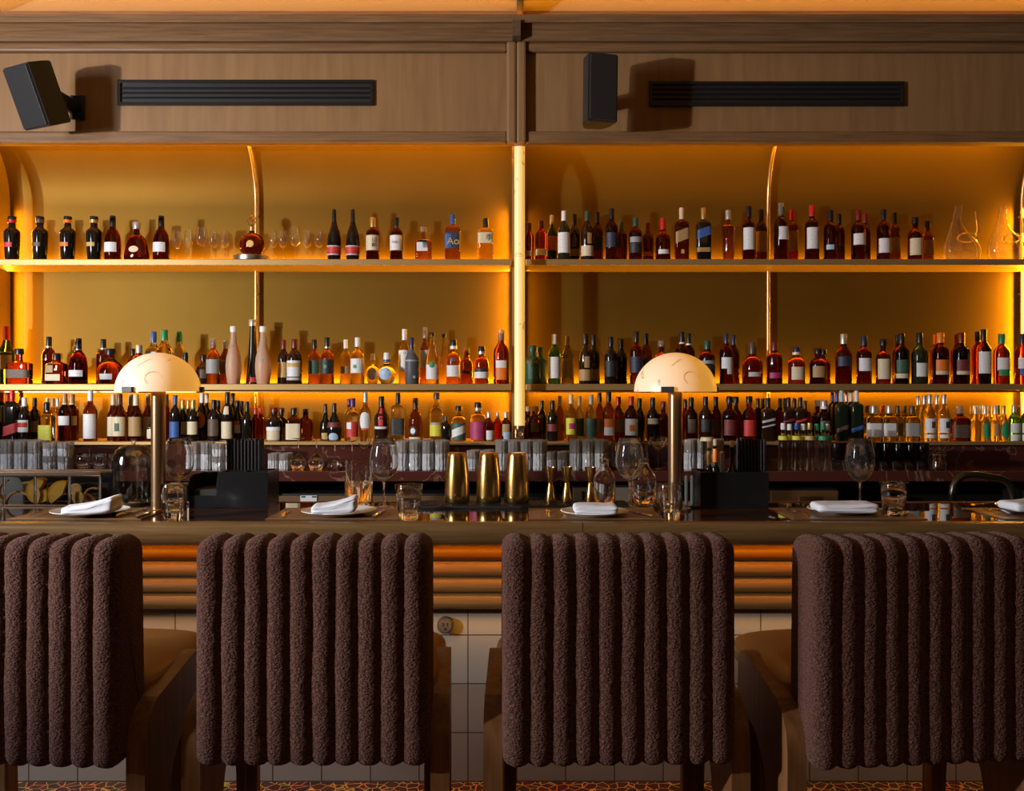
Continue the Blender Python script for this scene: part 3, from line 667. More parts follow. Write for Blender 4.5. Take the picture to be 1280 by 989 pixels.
# --- lower ledge, right bay
B('L', [
 (660, 508, 15, 1, 'apo', 'cog', 'T', []),
 (668.5, 508, 19, 0, 'apo', 'cog', 'T', [(528, 540, 'U', 34), (546, 550, 'D', 50)]),
 (677.5, 501, 14, 2, 'std', 'blk', 'K', []),
 (690.7, 500.7, 14, 0, 'std', 'blk', 'K', [(530, 539, 'D', 66)]),
 (699.7, 495, 12, 1, 'std', 'amb', 'T', [(530, 538, 'O', 60)]),
 (713.8, 493, 13.5, 0, 'std', 'pale', 'C', [(522.5, 543, 'Y', 68), (529, 536, 'M', 36, 0, 10)], 'pale bottle, yellow and magenta label'),
 (724.3, 495, 12.5, 1, 'std', 'clr', 'T', [(523, 545, 'V', 66)]),
 (739, 494, 13.5, 0, 'std', 'clr', 'A', [(523, 547, 'V', 70)]),
 (749.5, 491, 13, 1, 'std', 'amb', 'K', [(524, 540, 'T', 60)]),
 (761, 490, 16, 0, 'std', 'amb', 'K', [(523.5, 534, 'O', 50), (534, 544, 'W', 50)], 'amber bottle, orange over white label'),
 (773, 496, 16, 1, 'std', 'dark', 'R', [(524, 540, 'T', 60)]),
 (789, 495.5, 17, 0, 'std', 'cog', 'R', [(523.5, 544, 'W', 66), (531, 539, 'O', 22)]),
 (799.5, 498, 14, 1, 'std', 'brn', 'K', []),
 (816, 497, 15.5, 0, 'std', 'blk', 'K', [(523, 530, 'C', 60)]),
 (829, 502, 14.5, 0, 'apo', 'cog', 'D', []),
 (856.5, 499, 12, 1, 'std', 'red', 'K', []),
 (864, 497, 16, 0, 'std', 'cog', 'K', [(524, 541, 'U', 40)]),
 (882, 496, 16, 0, 'std', 'brn', 'K', [(524, 540, 'K', 54)]),
 (895, 496, 14, 1, 'std', 'cog', 'K', [(524, 544, 'U', 50)]),
 (912, 495.5, 18, 0, 'apo', 'cog', 'K', [(524.5, 544, 'D', 60)]),
 (920, 496, 15, 1, 'apo', 'cog', 'K', []),
 (936.5, 495.5, 17.5, 0, 'apo', 'red', 'K', [(525, 545, 'R', 60)]),
 (947.5, 498, 13, 1, 'blk', 'cog', 'K', []),
 (953.5, 498, 13, 2, 'blk', 'cog', 'K', []),
 (960, 497.5, 16.5, 0, 'blk', 'brn', 'K', [(524, 527, 'S', 58, .04), (531, 533, 'S', 58, .04)]),
 (975, 498, 13, 1, 'blk', 'red', 'K', []),
 (980.5, 498, 13, 2, 'blk', 'cog', 'K', []),
 (985.5, 497, 15.5, 0, 'blk', 'brn', 'K', [(524, 527, 'D', 58, .04)]),
 (993, 498, 13, 1, 'blk', 'brn', 'K', []),
 (1000.5, 497, 14.5, 0, 'blk', 'brn', 'K', [(524, 527, 'R', 58, .04)]),
 (1006.5, 501, 12, 2, 'blk', 'red', 'K', []),
 (1021.5, 500.6, 14, 1, 'apo', 'cog', 'S', []),
 (1030, 500.6, 18, 0, 'apo', 'cog', 'S', [(526, 540, 'U', 46)], None, None, 'W'),
 (1040.5, 489, 12, 2, 'blk', 'dgn', 'B', []),
 (1046, 488.8, 13, 1, 'blk', 'dgn', 'B', []),
 (1052, 488.4, 14.5, 0, 'blk', 'dgn', 'L', [(533, 538, 'U', 58, .05)], 'square dark green bottle, slanted brown label'),
 (1058, 488.8, 12, 2, 'blk', 'dgn', 'S', []),
 (1063.5, 488.6, 13, 1, 'blk', 'dgn', 'W', []),
 (1070.5, 488.5, 15, 0, 'blk', 'dgn', 'W', [(533, 538, 'B', 58, .05)], 'square dark green bottle, slanted blue label'),
 (1084, 507, 14, 1, 'sq', 'clr', 'T', [(529, 545, 'W', 60)]),
 (1092, 507, 20, 0, 'sq', 'clr', 'S', [(529, 546, 'W', 60)]),
 (1103, 507, 14, 2, 'sq', 'clr', 'O', []),
 (1111.5, 507, 19, 0, 'sq', 'clr', 'S', [(529, 545, 'W', 45, 0, -14)]),
 (1122, 507.5, 14, 1, 'sq', 'clr', 'U', [(529, 545, 'A', 60)]),
 (1130.5, 507.5, 14, 2, 'sq', 'clr', 'U', []),
 (1140, 507.5, 18, 0, 'sq', 'clr', 'U', [(529, 545, 'A', 58)]),
 (1147.5, 495, 12, 2, 'std', 'clr', 'S', []),
 (1155.5, 494, 13, 1, 'std', 'clr', 'S', []),
 (1162, 493, 15, 0, 'std', 'clr', 'S', [(523, 541, 'W', 66), (527, 535, 'D', 22, 0, 18), (543, 547.5, 'W', 60)], 'clear bottle, white label with red figure'),
 (1171, 494, 13, 1, 'std', 'clr', 'S', []),
 (1180, 493, 15, 0, 'std', 'clr', 'S', [(523, 541, 'W', 66), (527, 535, 'N', 22, 0, 14), (543, 547.5, 'W', 60)], 'clear bottle, white label with dark figure'),
 (1200, 508, 22, 0, 'sq', 'dark', 'X', [(531, 547, 'U', 58)], 'square amber decanter bottle, clear stopper'),
 (1214.5, 507, 11, 2, 'wine', 'clr', 'G', []),
 (1219.5, 507, 12.5, 0, 'wine', 'clr', 'S', []),
 (1226, 506.6, 11, 1, 'wine', 'clr', 'S', []),
 (1231.5, 507, 12.5, 0, 'wine', 'clr', 'S', [(527, 549, 'E', 50, 0, 0, 1)], 'clear bottle, oval green label'),
 (1237, 507.5, 11, 2, 'wine', 'clr', 'T', []),
 (1244, 507, 12, 0, 'wine', 'clr', 'S', [(530, 545, 'T', 40)]),
 (1247.5, 506.6, 11, 1, 'wine', 'clr', 'E', []),
 (1254.5, 507, 12.5, 0, 'wine', 'clr', 'G', [(527, 549, 'E', 50, 0, 0, 1)], 'clear bottle, oval green label'),
 (1267.5, 506, 14, 0, 'std', 'grn', 'S', [(529, 541, 'W', 58), (543, 551, 'W', 58)]),
 (1282, 506, 14, 0, 'std', 'grn', 'W', [(529, 541, 'W', 58), (543, 551, 'W', 58)]),
])
def finish_labels():
    bays = {}
    for r in ALLB: bays.setdefault(r[1], []).append(r)
    for bay, rs in bays.items():
        rs.sort(key=lambda r: r[2])
        for i, r in enumerate(rs):
            r[0]['label'] = f'{r[4]}, {ordw(i + 1)} bottle from left on {SHELFW[bay]}'
finish_labels()
# ------------------------------------------------------------------ setting
XW = 3.9
fl = MB(); fl.box((0, 1.6, -0.03), (9, 7.2, 0.06)); struct('floor', fl, M_floor)
# back wall with a cove: vertical, then curving forward under the wood panelling
def cove(off=0.0):
    pts = [(5.5 - off, 1.0), (5.5 - off, 2.62)]
    for i in range(1, 13):
        a = PI/2*i/12
        pts.append((5.5 - off - (0.36 - off)*(1 - math.cos(a)), 2.62 + (0.42 - off)*math.sin(a)))
    return pts
cv = cove(); outer = [(5.6, 3.1), (5.6, 1.0)]
w = MB(); w.prism(cv + [(5.14, 3.1)] + outer, lambda u, v, d: (d, u, v), -XW, XW); struct('wall_back', w, M_plaster, smooth=40)
# wood panelling above the recess: two bays of panel with bevelled frame
ZP0, ZP1 = PZ(178, 5), PZ(55, 5)
PXC = PX(645.5, 5)
w = MB(); w.box((0, 5.045, (ZP0 + ZP1)/2), (2*XW, 0.07, ZP1 - ZP0)); struct('wall_panelling', w, M_oak_v)
tn = 1
def trim(mb, m, smooth=35):
    global tn
    o = struct(f'trim_{tn}', mb, m, smooth=smooth); tn += 1; return o
z0, z1 = PZ(165, 5), PZ(66, 5)
railh = lambda c, hh, x0, x1, y=5.0: MB().box(((x0 + x1)/2, y, c), (x1 - x0, 0.05, hh), 0.012)
for x0, x1 in ((-XW, PXC - .05), (PXC + .05, XW)):
    trim(railh((ZP0 + z0)/2 - .004, z0 - ZP0 + .008, x0, x1), M_oak_h)
    trim(railh((z1 + ZP1)/2, ZP1 - z1, x0, x1), M_oak_h)
zc_, zh_ = (ZP0 + ZP1)/2, ZP1 - ZP0
for s_ in (-1, 1):
    trim(MB().box((PXC + s_*.0265, 4.99, zc_ - .004), (.052, 0.07, zh_ + .008), 0.012), M_oak_v)
# cornice: sloping soffit and fascia
pts = [(5.01, ZP1), (4.985, ZP1), (4.965, ZP1 + .004), (4.95, ZP1 + .028), (4.90, PZ(28, 4.9) - .004), (4.86, PZ(28, 4.86)), (4.86, PZ(18, 4.86)), (4.875, PZ(17.6, 4.87)), (5.08, PZ(17.6, 4.87) - .05), (5.08, ZP1)]
trim(MB().prism(pts, lambda u, v, d: (d, u, v), -XW, XW), M_oak_h)
trim(MB().prism([(5.0, ZP1), (4.90, ZP1 + .006), (4.84, PZ(28, 4.86)), (4.84, PZ(26, 4.86)), (5.0, PZ(26, 4.86))], lambda u, v, d: (d, u, v), PXC - .022, PXC + .022), M_oak_y)
w = MB(); w.box((0, 5.13, 3.42), (2*XW, 0.1, 0.9)); struct('wall_upper', w, M_oak_h)
# ceiling: shallow pyramid coffers between beams
ZC0 = 3.615
def coffer(x0, x1, y0, y1, rise, name):
    mb = MB(); xm, ym = (x0 + x1)/2, (y0 + y1)/2
    P4 = [(x0, y0), (x1, y0), (x1, y1), (x0, y1)]
    vs = [mb.bm.verts.new((x, y, ZC0)) for x, y in P4]; a = mb.bm.verts.new((xm, ym, ZC0 + rise))
    top = [mb.bm.verts.new((x, y, ZC0 + rise + .1)) for x, y in P4]
    for i in range(4):
        j = (i + 1) % 4
        mb.bm.faces.new((vs[i], vs[j], a)); mb.bm.faces.new((vs[i], top[i], top[j], vs[j]))
    mb.bm.faces.new(top)
    struct(name, mb, M_ceil, smooth=0)
xb = PX(650, 4.95)
k = 1
for x0, x1 in ((xb - 2.86, xb), (xb, xb + 2.86)):
    for y0, y1 in ((3.72, 5.1), (2.34, 3.72), (0.96, 2.34)):
        coffer(x0, x1, y0, y1, 0.17, 'ceiling' if k == 1 else f'ceiling_{k}'); k += 1
trim(MB().box((xb, 3.0, ZC0 - .02), (0.035, 4.1, 0.05), .006), M_oak_y)

# brass ribs standing off the plaster and the two end posts of the bays
def rib(x, label):
    t = thing('brass_rib', label, 'rib', (x, 5.5, 1.24), 0, 'brass ribs on the gold wall')
    path = [(0, y - 5.5, z - 1.24) for y, z in cove(.035)]
    path = [(0, path[0][1], .0)] + path[1:]
    obj('upright', MB().tube(path, .0115, 8), M_brass, t, smooth=60)
    for z in (0.19, 0.86, 1.32): obj('standoff', MB().tube([(0, -.03, z), (0, .004, z)], .007, 8), M_brass, t)
for x, l in ((-1.52, 'slim brass rib curving up behind the decanter with flower stopper'), (1.522, 'slim brass rib dividing the right hand bay'), (-3.035, 'brass rib at the far left edge'), (3.03, 'brass rib at the far right edge')): rib(x, l)
def post(x0, x1, label):
    t = thing('bay_post', label, 'post', ((x0 + x1)/2, 5.5, 1.24), 0, 'posts between the shelf bays')
    pts = [(y - 5.5, z - 1.24) for y, z in cove(0)]
    fr = [(y - 5.5, z - 1.24) for y, z in cove(.215)]
    pts = [(0, 0)] + pts[1:-1]; fr = [(-.215, 0)] + fr[1:-1]
    obj('post_body', MB().prism(pts + list(reversed(fr)), lambda u, v, d: (d, u, v), -(x1 - x0)/2, (x1 - x0)/2), M_shelf, t)
    obj('front_strip', MB().tube([(0, y - .008, z) for y, z in fr], .012, 8), M_brass, t)
post(PX(640, 5.3), PX(656, 5.3), 'brass post between the two shelf bays behind the tube lamp')
post(-3.075, -3.0, 'brass post closing the shelves at the far left')
post(3.05, 3.125, 'brass post closing the shelves at the far right')

# shelves
XL0, XL1, XR0, XR1 = -2.995, PX(639.5, 5.2), PX(657, 5.2), 3.045
def shelf(name, x0, x1, y0, y1, zt, th, m, label, lip=None):
    t = thing(name, label, 'shelf', ((x0 + x1)/2, y1, zt), 0)
    obj('board', MB().box((0, (y0 - y1)/2, -th/2), (x1 - x0, y1 - y0, th), .003), m, t)
    if lip: obj('light_channel', MB().box((0, y0 - y1 + .07, -th - .006), (x1 - x0 - .02, .03, .012)), M_brass, t)
    return t
for x0, x1, s in ((XL0, XL1, 'left'), (XR0, XR1, 'right')):
    shelf('upper_shelf', x0, x1, 5.2, 5.495, BASEZ['U'], .035, M_shelf, f'long brass upper shelf in the {s} bay, lined with bottles')
    shelf('middle_shelf', x0, x1, 5.2, 5.495, BASEZ['M'], .036, M_shelf, f'long brass middle shelf in the {s} bay behind the dome lamp', True)
    shelf('bottle_ledge', x0, x1, 5.15, 5.495, BASEZ['L'], .02, M_shelf, f'low brass ledge in the {s} bay crowded with bottles')
# back counter
t = thing('back_counter', 'dark red marble back counter under the bottle shelves', 'counter', (0, 5.2, 0))
ZB = PZ(589, 4.75)
obj('marble_top', MB().box((0, -.185, ZB - .027), (2*XW, .53, .054), .004), M_marble, t)
obj('backsplash', MB().box((0, .01, (ZB + BASEZ['L'] - .02)/2), (2*XW, .03, BASEZ['L'] - .02 - ZB)), M_marble, t)
obj('carcass', MB().box((0, .17, (ZB - .054)/2), (2*XW, .2, ZB - .056)), M_darkcab, t)
# under-counter units, all standing on the floor at the back counter
def unit(name, x0, x1, zt, m, label, cat='cabinet'):
    X0, X1 = PX(x0, 4.85), PX(x1, 4.85)
    t = thing(name, label, cat, ((X0 + X1)/2, 4.95, 0))
    obj('body', MB().box((0, 0, zt/2), (X1 - X0, .2, zt - .002), .004), M_darkcab, t)
    obj('door', MB().box((0, -.112, zt/2 + .04), (X1 - X0 - .006, .022, zt - .1), .004), m, t)
    return t, X1 - X0
zt = PZ(611, 4.83)
t, wd = unit('fridge', 961, 1047, zt, M_copper, 'copper fronted fridge under the back counter right of the caddy', 'fridge')
obj('handle', MB().tube([(-wd/2 + .05, -.14, .55), (-wd/2 + .05, -.14, .9)], .008), M_steel, t)
obj('vent_grille', MB().box((.03, -.126, zt - .055), (.12, .004, .03), .001), M_bronze, t)
t, wd = unit('fridge', 715, 832, PZ(607, 4.83), M_fridge, 'grey steel fridge behind the glass carafes', 'fridge')
obj('handle', MB().box((-wd/2 + .055, -.13, PZ(620, 4.8)), (.014, .02, .045), .002), M_black, t)
t, wd = unit('fridge', 349, 600, PZ(617.5, 4.83), mat('brown_rail', (.16, .09, .04), .4, .3), 'brown fronted fridge with white display under the hanging stems', 'fridge')
obj('display', MB().box((PX(387, 4.83) - (PX(349, 4.83) + PX(600, 4.83))/2, -.126, PZ(623.5, 4.83)), (.088, .008, .036), .003), M_screen, t, label='small white display plate')
for q in (-.028, .028): obj('slot', MB().box((PX(387, 4.83) - (PX(349, 4.83) + PX(600, 4.83))/2 + q, -.131, PZ(620.8, 4.83)), (.02, .004, .007)), M_black, t)
t, wd = unit('drawer_cabinet', 300, 349, PZ(610, 4.83), M_copper, 'small copper fronted cabinet right of the black caddy', 'cabinet')
t, wd = unit('cabinet', 600, 700, PZ(622, 4.83), M_darkcab, 'dark cabinet behind the brass shakers')
t, wd = unit('cabinet', 1278, 1340, PZ(612, 4.83), M_copper, 'copper cabinet at the far right under the counter')

# tube lamp hung in front of the post
def tube_lamp(x, label):
    d = 5.1
    zt, zb = PZ(183, d), PZ(532, d)
    t = thing('tube_lamp', label, 'lamp', (x, d, PZ(548, d)), 0)
    o = PZ(548, d)
    R = .029
    obj('glowing_tube', MB().lathe([(0, zb - o), (R, zb - o), (R, zt - o), (0, zt - o)], 28), M_tube, t)
    obj('top_cap', MB().lathe([(0, zt - o), (R*1.06, zt - o), (R*1.06, zt - o + .022), (R*.5, zt - o + .026), (0, zt - o + .026)], 24), M_bronze, t)
    obj('bottom_cap', MB().lathe([(0, zb - o - .018), (R*1.04, zb - o - .018), (R*1.04, zb - o), (0, zb - o)], 24), M_bronze, t)
    obj('finial', MB().box((0, 0, .026), (R*1.75, R*1.4, .052), .003), M_brass, t)
    obj('hanger', MB().tube([(0, 0, zt - o + .02), (0, 0, zt - o + .058)], .006), M_bronze, t)
    obj('bracket', MB().tube([(0, 0, .03), (0, .12, .03), (0, .19, .03)], .007), M_bronze, t)
    rg = [(.019*math.cos(2*PI*i/20), -R*.7 - .006, .028 + .019*math.sin(2*PI*i/20)) for i in range(21)]
    obj('ring', MB().tube(rg, .0035, 6), M_bronze, t, label='round bronze emblem ring')
tube_lamp(PX(649.5, 5.1), 'glowing alabaster tube lamp on the centre post')
tube_lamp(-2.99, 'glowing tube lamp on the far left post')
tube_lamp(3.085, 'glowing tube lamp on the far right post')

# linear air vents
for x0, x1, y0, y1, s in ((147, 467, 100, 132, 'left'), (811, 1130, 102, 133, 'right')):
    X0, X1, Z0, Z1 = PX(x0, 5), PX(x1, 5), PZ(y1, 5), PZ(y0, 5)
    W_, H_ = X1 - X0, Z1 - Z0
    t = thing('air_vent', f'long black slot air vent in the {s} wood panel', 'vent', ((X0 + X1)/2, 5.003, (Z0 + Z1)/2))
    f = MB()
    for zz in (-1, 1): f.box((0, -.004, zz*(H_/2 - .009)), (W_, .014, .018), .002)
    for xx in (-1, 1): f.box((xx*(W_/2 - .009), -.004, 0), (.018, .014, H_ - .036), .002)
    obj('frame', f, M_blackgl, t)
    obj('backing', MB().box((0, .004, 0), (W_ - .03, .006, H_ - .03)), M_black, t)
    for zz in (-.026, 0.0, .026): obj('slat', MB().box((0, -.001, zz), (W_ - .036, .006, .012), .0015, rot=Matrix.Rotation(.5, 4, 'X')), M_blackgl, t)

# wall speakers
def speaker(px, py, d, w_, h_, dp, yaw, pitch, label, roll=0.0):
    x, z = PX(px, d), PZ(py, d)
    t = thing('wall_speaker', label, 'speaker', (x, 5.005, z))
    R3 = Matrix.Rotation(roll, 4, 'Y') @ Matrix.Rotation(yaw, 4, 'Z') @ Matrix.Rotation(pitch, 4, 'X')
    c = MB()
    # cabinet tapering to the back, front is -Y
    a = [(-w_/2, -dp/2), (w_/2, -dp/2), (w_/2, .0), (w_*.30, dp/2), (-w_*.30, dp/2), (-w_/2, .0)]
    c.prism(a, lambda u, v, q: (u, v, q), -h_/2, h_/2)
    bmesh.ops.bevel(c.bm, geom=c.bm.edges[:], offset=.006, segments=2, affect='EDGES')
    bmesh.ops.transform(c.bm, matrix=R3, verts=c.bm.verts[:]); bmesh.ops.translate(c.bm, vec=(0, d - 5.005, 0), verts=c.bm.verts[:])
    obj('cabinet', c, M_spk, t)
    g = MB(); g.box((0, -dp/2 - .003, 0), (w_ - .016, .008, h_ - .016), .003)
    bmesh.ops.transform(g.bm, matrix=R3, verts=g.bm.verts[:]); bmesh.ops.translate(g.bm, vec=(0, d - 5.005, 0), verts=g.bm.verts[:])
    obj('grille', g, M_spk, t)
    p1 = R3 @ Vector((0, dp*.35, 0)); p1.y += d - 5.005
    obj('wall_bracket', MB().tube([p1, (p1.x + .012, -.06, p1.z), (p1.x + .02, -.002, p1.z)], .04, 16), M_black, t)
    obj('mount_plate', MB().box((p1.x + .035, -.006, p1.z), (.08, .012, .13), .003), M_black, t)
speaker(50, 119, 4.72, .20, .31, .17, -.5, .40, 'black speaker at top left, tilted down, left of its vent')
speaker(747, 115, 4.73, .158, .342, .17, .25, .04, 'black speaker right of the centre post, hung upright')

# ------------------------------------------------------------------ the bar
ZT = 1.07
t = thing('bar_counter', 'long polished bar with wood nosing and fluted wood front', 'bar', (0, 3.4, 0))
obj('countertop', MB().box((0, .03, ZT - .02), (2*XW, .56, .04), .002), M_bartop, t)
obj('back_trim', MB().box((0, .317, ZT - .015), (2*XW, .012, .036), .002), M_bronze, t)
pts = [(3.19, ZT - .0005), (3.115, ZT + .002), (3.102, ZT - .003), (3.098, ZT - .012), (3.100, ZT - .035), (3.108, ZT - .056), (3.122, ZT - .070), (3.14, ZT - .077), (3.19, ZT - .077)]
xj = PX(728.5, 3.1)
for x0, x1 in ((-XW, xj - .0012), (xj + .0012, XW)):
    obj('nosing', MB().prism([(a - 3.4, b) for a, b in pts], lambda u, v, d: (d, u, v), x0, x1), M_nose, t, smooth=60)
obj('apron', MB().box((0, .03, .94), (2*XW, .06, .12)), M_darkcab, t)
for i in range(4):
    zc = PZ(692.5 + 20.3*i, 3.335); r = .0297
    arc = [(-.034 - .034*math.cos(a), zc + r*math.sin(a)) for a in [PI/2*(-1 + 2*k/14) for k in range(15)]]
    obj('flute', MB().prism(arc + [(-.002, zc + r), (-.002, zc - r)], lambda u, v, d: (d, u, v), -XW, XW), M_flute, t, smooth=50)
obj('flute_backing', MB().box((0, .012, PZ(724, 3.335)), (2*XW, .03, .25)), M_darkcab, t)
obj('soffit', MB().box((0, .1, PZ(764, 3.335) + .012), (2*XW, .2, .02)), M_darkcab, t)
obj('base_carcass', MB().box((0, .24, .5), (2*XW, .1, 1.05)), M_darkcab, t)
DT = 3.42; ZS = PZ(977, DT)
ztile = PZ(765, 3.345)
tp = MB(); tp.box((0, .025, ztile/2), (2*XW, .01, ztile))
# origin placed so that the grout joints fall where the photo has them
o = obj('tile_front', tp, M_tile, t)
for v in o.data.vertices: v.co.x -= PX(585, DT); v.co.z -= ZS
o.location = (PX(585, DT), 0, ZS)
obj('foot_step', MB().box((0, -.24, ZS/2), (2*XW, .52, ZS - .002), .004), M_floor, t)
# round outlet
t = thing('wall_outlet', 'round grey power outlet in the tiled bar front', 'outlet', (PX(557, DT), DT, PZ(780.5, DT)))
cyl = lambda r, y0, y1, n=28: MB().prism([(r*math.cos(2*PI*i/n), r*math.sin(2*PI*i/n)) for i in range(n)], lambda u, v, d: (u, d, v), y0, y1)
obj('cover', cyl(.0305, -.022, .002), mat('outlet_grey', (.06, .052, .045), .4), t)
obj('face', cyl(.024, -.025, -.02), mat('outlet_face', (.075, .065, .058), .35), t)
for dx, dz, s in ((-.008, .006, (.003, .003, .013)), (.008, .006, (.003, .003, .011)), (0, -.011, (.007, .003, .007))):
    obj('socket_hole', MB().box((dx, -.0255, dz), s), M_black, t)

# ------------------------------------------------------------------ bar stools
def chair():
    t = thing('bar_stool', 'x', 'bar stool')
    W_, N, SU = .546, 10, 12
    zb, ztp, y0, y1 = .613, 1.163, -.1, .055
    Bg = .0098
    # closed side profile (y, z), rounded corners
    cor = [(y0, zb, .03), (y0, ztp, .05), (y1, ztp, .05), (y1 + .015, zb, .03)]
    prof = []
    nc = len(cor)
    pl = [Vector((a, b)) for a, b, r in cor]
    for i in range(nc):
        p, pr, nx, r = pl[i], pl[i-1], pl[(i+1) % nc], cor[i][2]
        d0, d1 = (pr - p).normalized(), (nx - p).normalized()
        a, b = p + d0*r, p + d1*r
        for k in range(7):
            q = k/6; prof.append(a*(1-q)**2 + p*2*q*(1-q) + b*q*q)
        e = nx + (p - nx).normalized()*cor[(i+1) % nc][2]
        n_ = max(2, int((e - b).length/.009))
        for k in range(1, n_): prof.append(b + (e - b)*(k/n_))
    m = len(prof); cen = sum(prof, Vector((0, 0)))/m
    nor = []
    for i in range(m):
        tg = (prof[(i+1) % m] - prof[i-1]).normalized(); q = Vector((tg.y, -tg.x))
        if q.dot(prof[i] - cen) < 0: q = -q
        nor.append(q)
    mb = MB(); R_ = []
    for i in range(N*SU + 1):
        u = i/SU; f = abs(2*(u % 1.0) - 1); f = 1.0 if i in (0, N*SU) else f
        bulge = Bg*(1 - f**2.3)
        x = -W_/2 + W_*i/(N*SU)
        row = []
        for j in range(m):
            wob = .004*noise.noise(Vector((u*1.3, j*.05, 3.1)))
            p = prof[j] + nor[j]*(bulge - Bg)
            v = Vector((x + wob*(0 if i in (0, N*SU) else 1), p.x, p.y))
            nn = noise.noise(v*260)*.0013 + noise.noise(v*60)*.0008
            v += Vector((0, nor[j].x, nor[j].y))*nn
            row.append(mb.bm.verts.new(v))
        R_.append(row)
    for a, b in zip(R_, R_[1:]):
        for j in range(m): mb.bm.faces.new((a[j], a[(j+1) % m], b[(j+1) % m], b[j]))
    for row, sg in ((R_[0], -1), (R_[-1], 1)):
        ring = row
        for k, (ins, ox) in enumerate(((.007, .006), (.02, .009))):
            nr = []
            for j in range(m):
                c = ring[j].co if k else row[j].co
                yz = Vector((row[j].co.y, row[j].co.z)) - nor[j]*ins
                nr.append(mb.bm.verts.new((row[j].co.x + sg*ox, yz.x, yz.y)))
            for j in range(m): mb.bm.faces.new((ring[j], ring[(j+1) % m], nr[(j+1) % m], nr[j]))
            ring = nr
        mb.bm.faces.new(ring)
    obj('backrest', mb, M_boucle, t, smooth=180)
    # leather seat cushion
    def cush(u, v):
        a = 2*PI*u; b = PI*(v - .5)
        pw = lambda q, e: math.copysign(abs(q)**e, q)
        x = .288*pw(math.cos(a), .28)*pw(math.cos(b), .35); y = .245*pw(math.sin(a), .28)*pw(math.cos(b), .35)
        z = .05*pw(math.sin(b), .6)
        if z > 0: z += .022*(1 - (x/.3)**2)*(1 - (y/.26)**2)
        return (x, .275 + y, .752 + z)
    mb = MB(); mb.grid(cush, 64, 24); bmesh.ops.remove_doubles(mb.bm, verts=mb.bm.verts[:], dist=1e-5)
    sc = obj('seat_cushion', mb, M_leather, t, smooth=180)
    pts = [Vector(cush(i/64, .5)) + Vector((0, 0, -.004)) for i in range(65)]
    obj('piping', MB().tube([(p.x*1.004, .275 + (p.y - .275)*1.004, p.z) for p in pts], .004, 6), M_leather, sc)
    obj('seat_frame', MB().box((0, .26, .683), (.50, .44, .05), .008), M_chairwood, t)
    # bent side frames: rear leg rising into the arm and down the front leg
    def qb(a, b, c, n=8): return [(a[0]*(1-q)**2 + 2*b[0]*q*(1-q) + c[0]*q*q, a[1]*(1-q)**2 + 2*b[1]*q*(1-q) + c[1]*q*q) for q in [i/n for i in range(n+1)]]
    out = [(-.05, 0), (-.05, .62)] + qb((-.05, .62), (-.052, .725), (.03, .752)) + [(.27, .79)] + qb((.27, .79), (.35, .803), (.352, .75)) + [(.372, .42), (.385, 0), (.345, 0), (.335, .36)]
    out += qb((.335, .36), (.32, .63), (.25, .62)) + qb((.25, .62), (.09, .60), (.095, .36)) + [(.075, 0)]
    for s in (-1, 1):
        f = MB(); f.prism(out, lambda u, v, d: (s*(.305 - .055*(u + .05)) + d, u, v), -.0235, .0235)
        sh = [e for e in f.bm.edges if e.calc_face_angle(0) > 1.0]
        bmesh.ops.bevel(f.bm, geom=sh, offset=.007, segments=3, affect='EDGES')
        obj('side_frame', f, M_chairwood, t, smooth=12)
    obj('footrest', MB().tube([(-.275, .36, .28), (.275, .36, .28)], .014, 12), M_bronze, t)
    for s in (-1, 1): obj('front_leg', MB().box((s*.252, .30, .33), (.036, .04, .66), .006), M_chairwood, t)
    return t
ch = chair()
stools = [(PX(6, 2.2), 2.3, -4, 'brown ribbed boucle bar stool below the garnish case, leftmost'), (PX(388.5, 2.2), 2.3, 0, 'brown ribbed boucle bar stool directly left of the outlet'),
          (PX(774, 2.2), 2.3, 2, 'brown ribbed boucle bar stool directly right of the outlet, third from left'), (PX(1155, 2.2), 2.3, 6, 'brown ribbed boucle bar stool at right, farthest from the garnish case')]
for i, (x, y, a, l) in enumerate(stools):
    if i == 0: ch.location = (x, y, 0); ch.rotation_euler = (0, 0, math.radians(a)); ch['label'] = l; ch['group'] = 'bar stools'
    else: dup(ch, (x, y, 0), math.radians(a), l)

